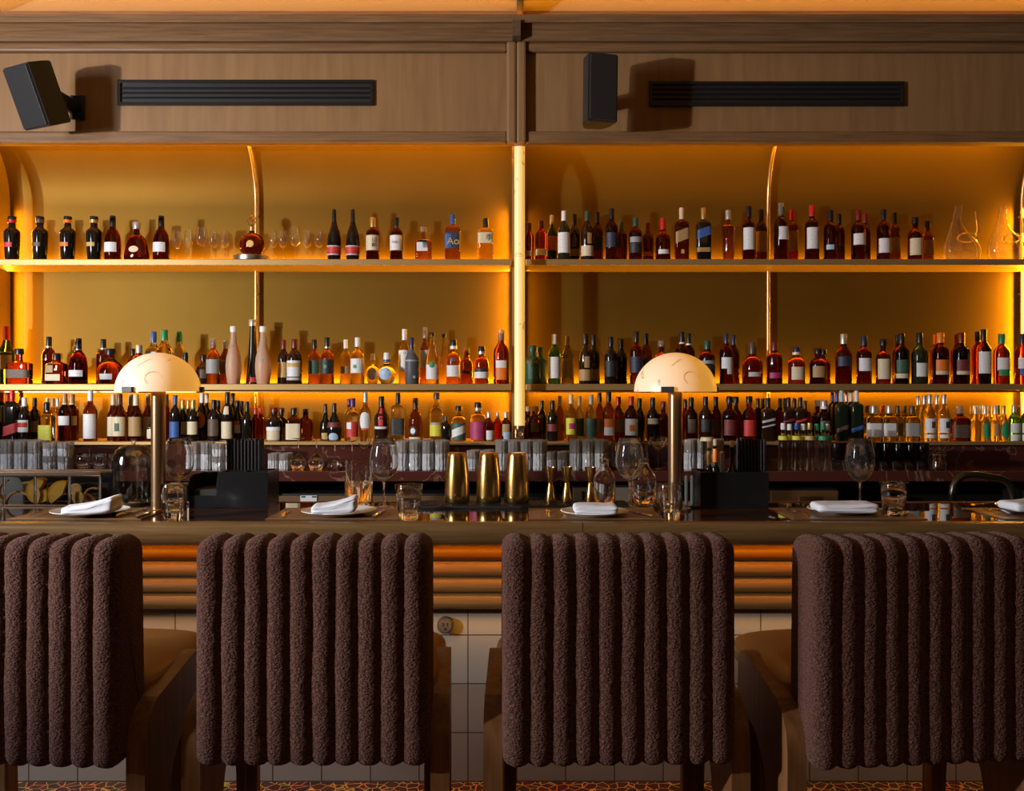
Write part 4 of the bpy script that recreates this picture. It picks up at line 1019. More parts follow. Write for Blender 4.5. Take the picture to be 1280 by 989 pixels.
# ------------------------------------------------------------------ dome lamps on the bar
def dome_lamp(px, d, label):
    t = thing('dome_lamp', label, 'lamp', (PX(px, d), d, ZT), 0, 'dome lamps on the bar')
    R = .154; zb = CZ - ZT + .001
    pr = [(R*math.cos(a), zb + .147*math.sin(a)) for a in [PI/2*i/24 for i in range(25)]]
    pi_ = [((R - .012)*math.cos(a), zb + .135*math.sin(a)) for a in [PI/2*i/20 for i in range(20, -1, -1)]]
    pr[-1] = (0, pr[-1][1]); pi_[0] = (0, pi_[0][1])
    obj('alabaster_shade', MB().lathe(pr + pi_ + [pr[0]], 56), M_dome, t, smooth=50)
    obj('stem', MB().lathe([(0, .008), (.0265, .008), (.0265, zb + .012), (0, zb + .012)], 32), M_bronze, t)
    obj('base', MB().lathe([(0, 0), (.06, 0), (.06, .006), (.057, .009), (0, .009)], 40), M_bronze, t)
    obj('light_disc', MB().lathe([(0, zb + .03), (.05, zb + .03), (.05, zb + .04), (0, zb + .04)], 24), mat('lamp_disc', (.8, .7, .5), .5, emis=(1, .62, .28), es=1.5), t)
    for a in (-20, 100, 220):
        th = math.radians(-90 + a); c, s = math.cos(th), math.sin(th)
        M = Matrix.Rotation(th + PI/2, 4, 'Z')
        obj('clip', MB().box((c*(R - .002), s*(R - .002), zb + .007), (.046, .024, .022), .002, rot=M), M_black, t)
        obj('clip_arm', MB().tube([(c*.02, s*.02, zb + .004), (c*(R - .01), s*(R - .01), zb + .004)], .004, 8), M_bronze, t)
    L = bpy.data.lights.new('dome_bulb', 'POINT'); L.energy = 2.2; L.color = (1, .58, .24); L.shadow_soft_size = .03
    o = bpy.data.objects.new('dome_bulb', L); COL.objects.link(o); o.parent = t; o.location = (0.0, -.06, zb + .07)
dome_lamp(198, 3.47, 'alabaster dome lamp on bronze stem beside the bell jar')
dome_lamp(844, 3.47, 'alabaster dome lamp on bronze stem right of the carafes')
# ------------------------------------------------------------------ things on the bar
YB = lambda y: (CZ - ZT)*F/(y - HY)       # distance of a point lying on the bar top seen on row y
def on_bar(px, d): return (PX(px, d), d, ZT)
def rz(a): return math.radians(a)

# place settings
def placemat(x, d0, label):
    t = thing('placemat', label, 'placemat', (x, d0 + .155, ZT + .0005), 0, 'placemats')
    obj('leather_sheet', MB().box((0, 0, .0015), (.47, .31, .003), .001), M_mat, t)
    st = MB()
    for s in (-1, 1):
        st.box((0, s*.147, .0032), (.45, .0012, .0006)); st.box((s*.227, 0, .0032), (.0012, .29, .0006))
    obj('stitching', st, M_leather, t)
def plate(px, d, r, label):
    t = thing('plate', label, 'plate', (PX(px, d), d, ZT + .0038), 0, 'plates')
    pr = [(0, 0), (.62*r, 0), (.66*r, .003), (.95*r, .013), (r, .0155), (.995*r, .0175), (.94*r, .0162), (.68*r, .0075), (.62*r, .006), (0, .006)]
    obj('dish', MB().lathe(pr, 56), M_white, t, smooth=60)
def napkin(px, d, w_, dp, rot, lift, seed, label, lay=2, th=.0165):
    t = thing('napkin', label, 'napkin', (PX(px, d), d, ZT + .0165), rz(rot), 'folded napkins')
    mb = MB(); rnd = random.Random(seed)
    tot = lay*th
    def f(u, v):
        a = 2*PI*u; b = PI*(v - .5)
        pw = lambda q, e: math.copysign(abs(q)**e, q)
        zr = pw(math.sin(b), .8)
        gr = 1 - .035*math.exp(-((zr + .08 + .25*noise.noise(Vector((a*.6, seed, 9))))/.13)**2)*(0.4 if math.cos(a) < -.75 else 1)
        x = w_/2*pw(math.cos(a), .2)*pw(math.cos(b), .2)*gr; y = dp/2*pw(math.sin(a), .2)*pw(math.cos(b), .2)*gr
        z = tot/2 + tot/2*zr
        s = x/w_ + .5
        z += (noise.noise(Vector((x*20 + seed*7, y*20, zr)))*.004 + noise.noise(Vector((x*55, y*55, seed)))*.0012)*(.35 + .65*(zr > 0))
        lft = lift*max(0.0, s - .2)**1.5
        z += lft*(1.0 if zr > -.1 else .45 + .3*(zr + .1))
        x -= lft*.25
        y += noise.noise(Vector((x*18 + 5, zr*2, seed)))*.005
        return (x, y, max(z, .0))
    mb.grid(f, 96, 40)
    bmesh.ops.remove_doubles(mb.bm, verts=mb.bm.verts[:], dist=1e-6)
    obj('folded_linen', mb, M_napkin, t, smooth=180)
def fork(x0, d0, x1, d1, label):
    dx, dy = x1 - x0, d1 - d0; L = .19
    t = thing('fork', label, 'fork', (x0, d0, ZT + .0042), math.atan2(dy, dx) - PI/2, 'forks')
    h = MB(); pts = [(-.003, 0), (-.0065, .01), (-.006, .05), (-.0032, .09), (-.0032, .12), (.0032, .12), (.0032, .09), (.006, .05), (.0065, .01), (.003, 0)]
    h.prism(pts, lambda u, v, d: (u, v, d + .004 + .008*math.sin(PI*min(1, v/.12))), 0, .0026)
    obj('handle', h, M_chrome, t)
    hd = MB(); hd.prism([(-.0032, .118), (-.011, .135), (-.011, .148), (.011, .148), (.011, .135), (.0032, .118)], lambda u, v, d: (u, v, d + .004 - .003*math.sin(PI*(v - .118)/.03)), 0, .002)
    obj('head', hd, M_chrome, t)
    for q in (-.0095, -.0032, .0032, .0095): obj('tine', MB().tube([(q, .146, .0045), (q, .165, .0035), (q, .19, .008)], [.0016, .0016, .0008], 6), M_chrome, t)
def knife(x0, d0, x1, d1, label):
    dx, dy = x1 - x0, d1 - d0
    t = thing('knife', label, 'knife', (x0, d0, ZT + .0042), math.atan2(dy, dx) - PI/2, 'knives')
    obj('handle', MB().tube([(0, 0, .006), (0, .01, .006), (0, .05, .006), (0, .095, .006)], [.004, .0068, .006, .0048], 10), M_chrome, t)
    obj('blade', MB().prism([(-.006, .093), (-.009, .12), (-.009, .18), (-.004, .205), (.002, .213), (.006, .2), (.007, .093)], lambda u, v, d: (u, v, d + .004), 0, .0018), M_chrome, t)
def wine_glass(px, d, s, label):
    t = thing('wine_glass', label, 'wine glass', on_bar(px, d), 0, 'wine glasses on the bar')
    H, R = .268*s, .056*s
    obj('foot', MB().lathe([(0, 0), (.039*s, 0), (.0395*s, .0015), (.02*s, .004), (.006*s, .008), (0, .008)], 36), M_fine, t, smooth=60)
    obj('stem', MB().lathe([(0, .006), (.006*s, .008), (.0038*s, .02), (.0034*s, .06*s), (.0042*s, .092*s), (.008*s, .1*s), (0, .1005*s)], 16), M_fine, t, smooth=60)
    o = [(0, .098), (.010, .1), (.025, .108), (.042, .127), (.052, .152), (.056, .175), (.0545, .2), (.048, .235), (.040, .268)]
    o = [(r*s, z*s) for r, z in o]; th = .0013
    inn = [(max(0, r - th), z + (.002 if i < 3 else 0)) for i, (r, z) in enumerate(o)][::-1]; inn[-1] = (0, o[0][1] + .003)
    obj('bowl', MB().lathe(o + inn, 40), M_fine, t, smooth=80)
def tumbler(px, d, label):
    t = thing('water_tumbler', label, 'tumbler', on_bar(px, d), 0, 'water tumblers on the bar')
    o = [(0, .001), (.034, 0), (.0365, .003), (.0385, .03), (.0435, .08), (.049, .122), (.0482, .123), (.0455, .122), (.041, .08), (.036, .032), (.031, .024), (0, .022)]
    obj('glass_cup', MB().lathe(o, 40), M_glass, t, smooth=50)
SET = [ # plate px, plate row, radius, what is near
 (113, 640, .135, 'in front of the garnish case', 6, .030), (424, 640, .135, 'below the mixing glass', 4, .03), (743, 641, .122, 'in front of the carafes', -1, .004),
 (1054, 638, .128, 'in front of the copper fridge', -3, .004), (1292, 635, .13, 'at the right edge', 3, .012)]
for i, (px, py, r, w_, rot, lift) in enumerate(SET):
    d = YB(py + 4); x = PX(px, d)
    placemat(x, 3.205, f'brown leather placemat {w_}')
    plate(px, d, r, f'round white plate under a napkin {w_}')
NP = [(117, 3.24, .185, .13, 7, .05, 1, 'white folded napkin with raised corner, in front of the garnish case'), (420, 3.26, .165, .12, 5, .045, 2, 'white folded napkin rising to the right, below the mixing glass'),
      (744, 3.26, .155, .125, 0, .0, 3, 'white square folded napkin on the plate before the carafes'), (1055, 3.3, .215, .13, -3, .004, 4, 'wide white folded napkin in front of the copper fridge'),
      (1284, 3.34, .16, .13, 4, .012, 5, 'white folded napkin cut off by the right edge')]
for n_ in NP: napkin(*n_[:7], n_[7])
def cut(f, a, b, w_): f(PX(a[0], YB(a[1])), YB(a[1]), PX(b[0], YB(b[1])), YB(b[1]), w_)
cut(fork, (38, 648), (66, 641), 'steel fork left of the garnish case napkin')
cut(fork, (353, 650), (362, 639), 'steel fork beside the caddy, left of the second plate')
cut(fork, (685, 650), (684, 638), 'steel fork in front of the jiggers')
cut(fork, (1012, 649), (985, 640), 'steel fork between caddy and wide napkin')
cut(fork, (1262, 646), (1234, 639), 'steel fork beside the rightmost plate')
cut(knife, (146, 648), (178, 640), 'steel knife right of the first plate')
cut(knife, (170, 650), (205, 640), 'steel knife in front of the left lamp base')
cut(knife, (466, 650), (479, 641), 'steel knife in front of the wine glass by the mixing glass')
cut(knife, (816, 650), (790, 641), 'steel knife in front of the carafes')
cut(knife, (1134, 647), (1100, 640), 'steel knife beside the tumbler at right')
for px, d, s, l in ((224, 3.56, 1, 'wine glass right of the left dome lamp'), (480, 3.55, 1, 'wine glass between mixing glass and clear tumbler'), (787, 3.56, 1.0, 'wine glass in front of the carafes'),
                    (1075, 3.53, 1.0, 'wine glass behind the wide napkin'), (1309, 3.6, 1.0, 'wine glass cut off by the right edge')): wine_glass(px, d, s, l)
for px, d, l in ((218, 3.24, 'water tumbler left of the black caddy, beside the left lamp'), (511, 3.22, 'water tumbler standing left of the brass shakers'), (837, 3.24, 'water tumbler in front of the right lamp stem'), (1117, 3.3, 'water tumbler right of the wide napkin')): tumbler(px, d, l)

# bar mat, shakers and jiggers
X0, X1 = PX(497, 3.52), PX(787, 3.52)
t = thing('bar_mat', 'black ribbed rubber bar mat under the brass shakers', 'mat', ((X0 + X1)/2, 3.595, ZT))
obj('rubber_base', MB().box((0, 0, .005), (X1 - X0, .17, .010), .002), M_rubber, t)
for i in range(96):
    obj('nub_row', MB().box((-(X1 - X0)/2 + .006 + i*(X1 - X0 - .012)/95, 0, .0118), (.0042, .155, .0045)), M_rubber, t, smooth=0)
ZM = ZT + .0142
def shaker(px, label):
    t = thing('shaker_tin', label, 'cocktail shaker', (PX(px, 3.6), 3.6, ZM), 0, 'brass shaker tins')
    pr = [(0, .002), (.046, 0), (.0478, .003), (.0485, .03), (.048, .075), (.0455, .115), (.0415, .15), (.0375, .182), (.0362, .192), (.0345, .194), (0, .1935)]
    obj('tin_body', MB().lathe(pr, 40), M_shaker, t, smooth=40)
    for z, r in ((.178, .0384), (.186, .0374)): obj('band', MB().lathe([(r - .0006, z - .0012), (r + .0006, z), (r - .0006, z + .0012)], 40, close=True), M_shaker, t)
shaker(571.5, 'brass shaker tin nearest the clear tumbler'); shaker(611, 'middle brass shaker tin of three on the mat'); shaker(646, 'brass shaker tin nearest the jiggers, under the tube lamp')
def jigger(px, d, s, label):
    t = thing('jigger', label, 'jigger', (PX(px, d), d, ZM), 0, 'brass jiggers')
    lo = [(0, .001), (.022, 0), (.0226, .002), (.014, .05), (.0095, .07), (.0085, .078), (0, .078)]
    hi = [(0, .078), (.0085, .078), (.0125, .09), (.0235, .14), (.0225, .14), (.011, .092), (0, .088)]
    obj('lower_cone', MB().lathe([(r*s, z*s) for r, z in lo], 28), M_shaker, t); obj('upper_cone', MB().lathe([(r*s, z*s) for r, z in hi], 28), M_shaker, t)
    obj('waist_ring', MB().lathe([(.0086*s, .075*s), (.0108*s, .078*s), (.0086*s, .081*s)], 24, close=True), M_shaker, t)
jigger(688, 3.6, .98, 'brass jigger left of three, beside the shakers'); jigger(708.5, 3.6, .99, 'brass jigger in the middle of three'); jigger(738, 3.6, .98, 'brass jigger right of three, beside the carafe')

# glassware helpers
def ribbed(h, r, label, group, ribs=10, base=.012, taper=1.0, amp=.15):
    t = thing('glass_tumbler', label, 'glass', (0, 0, 0), 0, group)
    sec = secrib(ribs, amp)
    hm = h*.56; rm = r*(taper + (1 - taper)*.56)
    obj('cut_base', MB().lathe([(0, 0), (r*.94*taper, 0), (r*taper, .004), (rm, hm), (rm - .0035, hm), (r*taper - .006, base), (0, base*.8)], ribs*3, sec), M_cut, t, smooth=0)
    obj('clear_rim', MB().lathe([(rm - .0036, hm - .004), (rm - .0008, hm), (r, h - .002), (r - .001, h), (r - .0022, h - .001), (rm - .003, hm + .002)], ribs*3, secrib(ribs, amp*.8), close=True), M_cutrim, t, smooth=25)
    return t
def cluster(proto, spots):
    ds = sorted({round(q[1], 3) for q in spots}); zs = sorted({round(q[2], 3) for q in spots})
    rown = {1: [''], 2: ['front row', 'back row'], 3: ['front row', 'middle row', 'back row']}[len(ds)]
    head = proto['label']
    for i, (x, d, z) in enumerate(spots):
        same = sorted(q[0] for q in spots if round(q[1], 3) == round(d, 3) and round(q[2], 3) == round(z, 3))
        bits = [head]
        if len(zs) > 1: bits.append('lower tier' if round(z, 3) == zs[0] else 'upper tier')
        if rown[0]: bits.append(rown[ds.index(round(d, 3))])
        if len(same) > 1: bits.append(ordw(same.index(x) + 1) + ' from left')
        o = proto
        if i == 0: proto.location = (x, d, z)
        else: o = dup(proto, (x, d, z), random.uniform(0, 3))
        o['label'] = ', '.join(bits)
ZCN = ZB
def block(pxs, ds, levels, h, off=0.5):
    out = []
    for lv in range(levels):
        for k, d in enumerate(ds):
            for px in pxs:
                out.append((PX(px, d) + (off*.5*(PX(pxs[1], d) - PX(pxs[0], d)) if (k % 2 and len(pxs) > 1) else 0), d, ZCN + .0006 + lv*(h + .0012)))
    return out
G = 'cut glass highballs'
cluster(ribbed(.152, .033, 'tall ribbed highball above the garnish case', 'highballs at far left'), block((-8, 9, 26, 43), (4.82, 4.89, 4.96), 1, .152))
cluster(ribbed(.071, .036, 'stacked rocks glass left of the bell jar', 'stacked rocks glasses left', 10, .014, .9), block((62, 80.5), (4.82, 4.9), 2, .071, .4) )
cluster(ribbed(.142, .03, 'slim ribbed glass left of the black straws', 'glasses left of the straws'), block((243, 258), (4.86, 4.93), 1, .142))
cluster(ribbed(.068, .036, 'stacked rocks glass beside the black straws', 'stacked rocks glasses by the straws', 10, .014, .9), block((273, 290), (4.84,), 2, .068))
cluster(ribbed(.152, .032, 'tall ribbed highball left of the shakers', 'highballs left of the shakers'), block((503, 519, 535, 551), (4.82, 4.89, 4.96), 1, .152))
cluster(ribbed(.152, .032, 'tall ribbed highball above the right shaker', 'highballs above the right shaker'), block((626.5, 642, 657.5, 673), (4.82, 4.89, 4.96), 1, .152))
cluster(ribbed(.095, .028, 'short ribbed glass above the jiggers', 'short glasses above the jiggers'), block((688.5, 702.5), (4.83, 4.9), 1, .095))
cluster(ribbed(.155, .032, 'tall ribbed highball above the third jigger', 'highballs above the third jigger'), block((719, 734.5, 750), (4.82, 4.89, 4.96), 1, .155))
cluster(ribbed(.158, .031, 'tall ribbed highball above the right caddy', 'highballs right of the lamp stem'), block((862, 878, 894), (4.84, 4.91), 1, .158))
cluster(ribbed(.085, .03, 'small ribbed glass right of the black straws', 'small glasses right of the straws', 12), block((342, 356), (4.84, 4.91), 1, .085))
cluster(ribbed(.10, .03, 'dark short glass behind the shakers', 'short glasses behind the shakers', 10), block((590, 607), (4.86, 4.93), 1, .10))
def coupe(label, group, r=.045, bowlh=.045, stem=.075):
    t = thing('stemmed_glass', label, 'glass', (0, 0, 0), 0, group)
    obj('foot', MB().lathe([(0, 0), (r*.75, 0), (r*.75, .002), (.005, .007), (0, .007)], 28), M_glass, t, smooth=60)
    obj('stem', MB().lathe([(0, .006), (.004, .007), (.0034, stem*.6), (.005, stem), (0, stem)], 12), M_glass, t, smooth=60)
    o = [(0, stem - .002), (.012, stem), (r*.75, stem + bowlh*.3), (r, stem + bowlh*.75), (r*.98, stem + bowlh)]
    i_ = [(max(0, a - .0014), b + (.002 if k == 0 else 0)) for k, (a, b) in enumerate(o)][::-1]
    obj('bowl', MB().lathe(o + i_, 32), M_glass, t, smooth=80)
    return t
def bowl_glass(label, group, r=.042, h=.075):
    t = thing('stemless_glass', label, 'glass', (0, 0, 0), 0, group)
    o = [(0, 0), (r*.55, 0), (r*.85, h*.18), (r, h*.48), (r*.92, h*.8), (r*.78, h)]
    i_ = [(max(0, a - .0016), b + (.004 if k < 2 else 0)) for k, (a, b) in enumerate(o)][::-1]; i_[-1] = (0, .004)
    obj('bowl', MB().lathe(o + i_, 32), M_glass, t, smooth=80)
    return t
cluster(bowl_glass('round stemless glass left of the bell jar', 'stemless glasses left of the bell jar', .041, .078), [(PX(p, d), d, ZCN + .0006) for d in (4.83, 4.92) for p in (104, 124.5, 145)])
cluster(bowl_glass('large round stemless glass above the carafes', 'stemless glasses above the carafes', .052, .15), [(PX(p, d), d, ZCN + .0006) for d, p in ((4.85, 774), (4.85, 799), (4.97, 787))])
# stem glasses turned upside down on their rims
def upside(px, d, r, bowlh, total, label):
    t = thing('upturned_wine_glass', label, 'wine glass', (PX(px, d), d, ZCN + .0006), 0, 'upturned wine glasses')
    o = [(r*.86, 0), (r, bowlh*.4), (r*.9, bowlh*.7), (r*.5, bowlh*.92), (.006, bowlh + .006), (0, bowlh + .007)]
    i_ = [(max(0, a - .0015), b - (.003 if k > 3 else 0)) for k, (a, b) in enumerate(o)][::-1]
    obj('bowl', MB().lathe(i_ + o, 32, close=False) if False else MB().lathe(o + i_, 32), M_glass, t, smooth=80)
    obj('stem', MB().lathe([(0, bowlh + .004), (.005, bowlh + .006), (.0035, bowlh + .02), (.0035, total - .01), (.006, total - .006), (0, total - .005)], 12), M_glass, t, smooth=60)
    obj('foot', MB().lathe([(0, total - .007), (.006, total - .006), (r*.8, total - .002), (r*.8, total), (0, total)], 28), M_glass, t, smooth=60)
upside(373, 4.85, .042, .075, .165, 'upturned wine glass right of the small cabinet, leftmost of four')
upside(395.5, 4.85, .043, .078, .165, 'upturned wine glass, second of four above the white display')
upside(418.5, 4.87, .04, .045, .155, 'upturned shallow glass, third of four above the display')
upside(440, 4.88, .038, .045, .15, 'upturned shallow glass, last of four, beside the mixing glass')
def nick(px, d, label):
    t = coupe(label, 'straight bowled stem glasses', .037, .075, .10); t.location = (PX(px, d), d, ZCN + .0006)
nick(455.5, 4.9, 'stemmed glass directly above the mixing glass'); nick(478.5, 4.9, 'stemmed glass seen through the wine glass by the mixing glass')
cp = coupe('stemmed coupe just left of the right lamp stem', 'coupes left of the right lamp', .048, .07, .10); cp.location = (PX(823, 4.87), 4.87, ZCN + .0006); dup(cp, (PX(836, 4.99), 4.99, ZCN + .0006), None, 'stemmed coupe half hidden behind the right lamp stem')
# little mixer bottles with coloured caps
MX = [(979, 'W', 'Y', 0), (987, 'W', 'Y', 1), (996, 'B', 'Y', 0), (1004, 'W', 'Y', 1), (1012, 'G', 'G', 0), (1021, 'E', 'E', 1), (1029, 'E', 'E', 0), (1034, 'W', 'E', 1)]
for i, (px, c, l, rw) in enumerate(MX):
    d = 4.84 + .08*rw; bz = ZCN + .0006; h = PZ(529 if rw == 0 else 530, d) - bz; R = .027
    t = thing('mixer_bottle', f'small clear mixer bottle, {CAPW(c)} cap, {ordw(i + 1)} from left beside the right straws', 'bottle', (PX(px, d), d, bz), rz(i*7), 'small mixer bottles')
    pr = ST['mini'][0]
    obj('glass_body', MB().lathe([(0, 0)] + [(r*R, z*h) for r, z in pr] + [(0, .93*h)], 24), GM['clr'][0], t, smooth=50)
    obj('cap', MB().lathe([(0, .86*h), (.46*R, .86*h), (.5*R, .88*h), (.46*R, h), (0, h)], 16), cap_mat(c), t)
    z0, z1 = PZ(550, d) - bz, PZ(545, d) - bz
    obj('label', MB().lathe([(R*.5, z0), (R*1.0, z0), (R*.92, z1), (R*.5, z1)], 24, close=True), lab_mat(l), t)
# dark tumblers in a row
M_smoke = mat('smoked_glass', (.38, .40, .50), .02, 0, 1.0, 1.45)
def dark_tumbler(px, d, label):
    t = thing('smoked_tumbler', label, 'glass', (PX(px, d), d, ZCN + .0006), 0, 'smoked tumblers in a row')
    o = [(0, 0), (.028, 0), (.0295, .004), (.033, .138), (.0322, .14), (.031, .139), (.027, .05), (.0265, .045), (0, .045)]
    obj('cup', MB().lathe(o, 32), M_smoke, t, smooth=40)
for px, q in ((1046, 'left'), (1061.5, 'right')): dark_tumbler(px, 4.86, f'smoked tumbler behind the wine glass at right, {q} one of the pair')
for i, px in enumerate((1078, 1093, 1108, 1123, 1138.5, 1153.5)): dark_tumbler(px, 4.84, f'smoked tumbler, {ordw(i + 1)} of six left of the upturned rocks glass')
t = thing('rocks_glass', 'single upturned rocks glass ending the row of smoked tumblers', 'glass', (PX(1173, 4.84), 4.84, ZCN + .0006))
obj('cup', MB().lathe([(.041, 0), (.036, .088), (.035, .09), (0, .09), (0, .078), (.033, .077), (.0385, 0)], 36, close=False), M_glass, t, smooth=40)
# tea candle holder / cream lid
t = thing('cream_jar', 'small glass jar with cream lid behind the corked bottles', 'jar', (PX(882, 4.8), 4.76, ZCN + .0006))
obj('jar_body', MB().lathe([(0, 0), (.03, 0), (.033, .005), (.033, .15), (.028, .155), (0, .155)], 28), GM['clr'][0], t, smooth=40)
obj('lid', MB().lathe([(0, .155), (.034, .155), (.034, .172), (.031, .174), (0, .174)], 28), cap_mat('C'), t)

# ------------------------------------------------------------------ snifters, decanters on the upper shelf
def snifter(px, h, r, label):
    d = 5.26; t = thing('tasting_glass', label, 'glass', (PX(px, d), d, BASEZ['U'] + .0005), 0, 'tulip tasting glasses')
    obj('foot', MB().lathe([(0, 0), (r*.72, 0), (r*.72, .002), (.004, .006), (0, .006)], 24), M_fine, t, smooth=60)
    st = h*.42
    obj('stem', MB().lathe([(0, .004), (.004, .006), (.0026, .03), (.004, st), (0, st)], 12), M_fine, t, smooth=60)
    o = [(0, st - .002), (.006, st), (r*.75, st + h*.08), (r, st + h*.2), (r*.86, st + h*.42), (r*.72, h)]
    i_ = [(max(0, a - .0011), b + (.002 if k < 2 else 0)) for k, (a, b) in enumerate(o)][::-1]
    obj('bowl', MB().lathe(o + i_, 28), M_fine, t, smooth=80)
for i, px in enumerate((221, 236, 252.5, 267, 281)):
    snifter(px, .19 if i == 2 else .172, .034 if i == 2 else .0265, ('large tulip glass in the middle of five left of the cognac decanter' if i == 2 else f'small tulip glass, {ordw(i + 1)} of five left of the cognac decanter'))
for i, px in enumerate((341.5, 354, 369, 384, 399)):
    snifter(px, .192 if i == 2 else .172, .034 if i == 2 else .0265, ('large tulip glass in the middle of five right of the cognac decanter' if i == 2 else f'small tulip glass, {ordw(i + 1)} of five right of the cognac decanter'))
d = 5.29
t = thing('display_tray', 'round silver stand under the crystal cognac decanter', 'tray', (PX(314, d), d, BASEZ['U']))
obj('disc', MB().lathe([(0, 0), (.1, 0), (.101, .004), (.1, .026), (.096, .029), (0, .029)], 48), M_steel, t)
t = thing('crystal_decanter', 'round crystal cognac decanter with flower stopper on silver stand', 'decanter', (PX(315, d), d, BASEZ['U'] + .0295))
def louis(u, v):
    a = 2*PI*u; b = PI*(v - .5)
    return (.072*math.cos(b)*math.cos(a), .036*math.cos(b)*math.sin(a), .066 + .066*math.sin(b))
mb = MB()
prl = [(0, 0), (.035, .0), (.05, .012), (.064, .03), (.071, .055), (.072, .072), (.066, .096), (.05, .116), (.028, .128), (.015, .134), (.0135, .16), (.012, .166), (0, .166)]
mb.lathe(prl, 40, seclip(2, .55))
obj('crystal_body', mb, GM['dark'][0], t, smooth=50)
obj('medallion', MB().prism([(.02*math.cos(2*PI*i/20), .066 + .02*math.sin(2*PI*i/20)) for i in range(20)], lambda u, v, q: (u, q, v), -.043, -.037), mat('gilt', (.7, .4, .12), .3, .6), t)
for s in (-1, 1):
    for k in range(7):
        a = rz(-55 + k*20); obj('crystal_knob', MB().lathe([(0, -.006), (.005, -.003), (.006, 0), (.005, .003), (0, .006)], 8, o=(s*.073*math.cos(a), 0, .066 + .064*math.sin(a))), M_fine, t)
obj('neck_collar', MB().lathe([(0, .145), (.0155, .145), (.0155, .168), (0, .168)], 20), M_brass, t)
st = MB()
for k in range(8):
    a = 2*PI*k/8; st.lathe([(0, -.014), (.009, -.006), (.010, .002), (.006, .010), (0, .015)], 8, o=(.017*math.cos(a), .008*math.sin(a), .205 + .02*math.sin(a*1)))
st.lathe([(0, .166), (.01, .168), (.012, .19), (.016, .21), (.01, .232), (0, .24)], 10)
obj('flower_stopper', st, mat('crystal', (1, 1, 1), .0, 0, 1, 1.6), t, smooth=20)
def swan(px, top, label):
    d = 5.3; t = thing('swan_decanter', label, 'decanter', (PX(px, d), d, BASEZ['U'] + .0005), 0, 'looped glass decanters')
    # swollen lower body with open tapering spout on the left, tail pulled through a loop on the right
    def body(u, v):
        pts = [(0, 0, .0, .03), (0, 0, .004, .088), (0, 0, .03, .104), (-.002, 0, .075, .107), (-.010, 0, .125, .088), (-.022, 0, .165, .060), (-.031, 0, .205, .038), (-.030, 0, .25, .026), (-.024, 0, .30, .0225), (-.022, 0, .322, .025)]
        f = u*(len(pts) - 1); i = min(int(f), len(pts) - 2); q = f - i
        p0, p1, p2, p3 = pts[max(i-1, 0)], pts[i], pts[i+1], pts[min(i+2, len(pts)-1)]
        c = [0.5*((2*p1[k]) + (-p0[k] + p2[k])*q + (2*p0[k] - 5*p1[k] + 4*p2[k] - p3[k])*q*q + (-p0[k] + 3*p1[k] - 3*p2[k] + p3[k])*q**3) for k in range(4)]
        a = 2*PI*v; r = max(.002, c[3])
        return (c[0] + r*math.cos(a), r*.62*math.sin(a), max(0, c[2]))
    mb = MB(); R = mb.grid(body, 44, 36, wrap=True); mb.bm.faces.new(list(reversed(R[0])))
    def body2(u, v):
        u2 = .07 + u*.93; x, y, z = body(u2, v); cx = -.012
        return (cx + (x - cx)*.974, y*.965, z)
    R2 = mb.grid(body2, 44, 36, wrap=True); mb.bm.faces.new(R2[0])
    for j in range(36): mb.bm.faces.new((R[-1][j], R[-1][(j+1) % 36], R2[-1][(j+1) % 36], R2[-1][j]))
    obj('glass_body', mb, M_fine, t, smooth=80)
    tail = []
    for i in range(41):
        q = i/40; a = PI*.15 + 2*PI*.98*q
        tail.append((.03 + .046*math.cos(a)*(1 - .15*q), .0 - .02*math.cos(a), .128 + .03*math.sin(a) + .01*q))
    tail = [(.086, 0, .07), (.088, 0, .11)][:0] + tail + [(.085, -.01, .17), (.088, -.004, .215), (.082, 0, .258), (.079, 0, .285)]
    obj('looped_tail', MB().tube(tail, [.007]*(len(tail) - 4) + [.0075, .0075, .007, .0065], 12), M_fine, t, smooth=80)
swan(1203, 250, 'looped glass swan decanter, left one at the shelf end'); swan(1259, 260, 'looped glass swan decanter nearest the right edge')

# ------------------------------------------------------------------ black caddies with straws
def straws(t_x, t_d, xs, zb, h, label, group):
    st = MB(); st.lathe([(0, 0), (.0054, 0), (.0054, h), (.0045, h), (.0045, .004), (0, .004)], 14)
    p = None
    k = 0
    for d, row in ((t_d, xs), (t_d + .0115, [x + .0045 for x in xs]), (t_d + .023, xs), (t_d + .0345, [x + .0045 for x in xs])):
        for x in row:
            z = zb + random.uniform(-.003, .004)
            if p is None: p = obj('straw', st, M_straw, None, (x, d, z)); tag(p, label, 'straw', group)
            else: dup(p, (x, d, z))
            k += 1
def caddy(x0, x1, d0, d1, h, label, left='panel'):
    X0, X1 = PX(x0, d0), PX(x1, d0); W_ = X1 - X0; D = d1 - d0
    t = thing('bar_caddy', label, 'caddy', (X0, d0, ZT)); th = .005
    obj('tray_floor', MB().box((W_/2, D/2, .004), (W_, D, .008), .002), M_blackgl, t)
    return t, W_, D, th
d0, d1 = 3.53, 3.70
t, W_, D, th = caddy(236, 335, d0, d1, .138, 'black napkin and straw caddy right of the left wine glass')
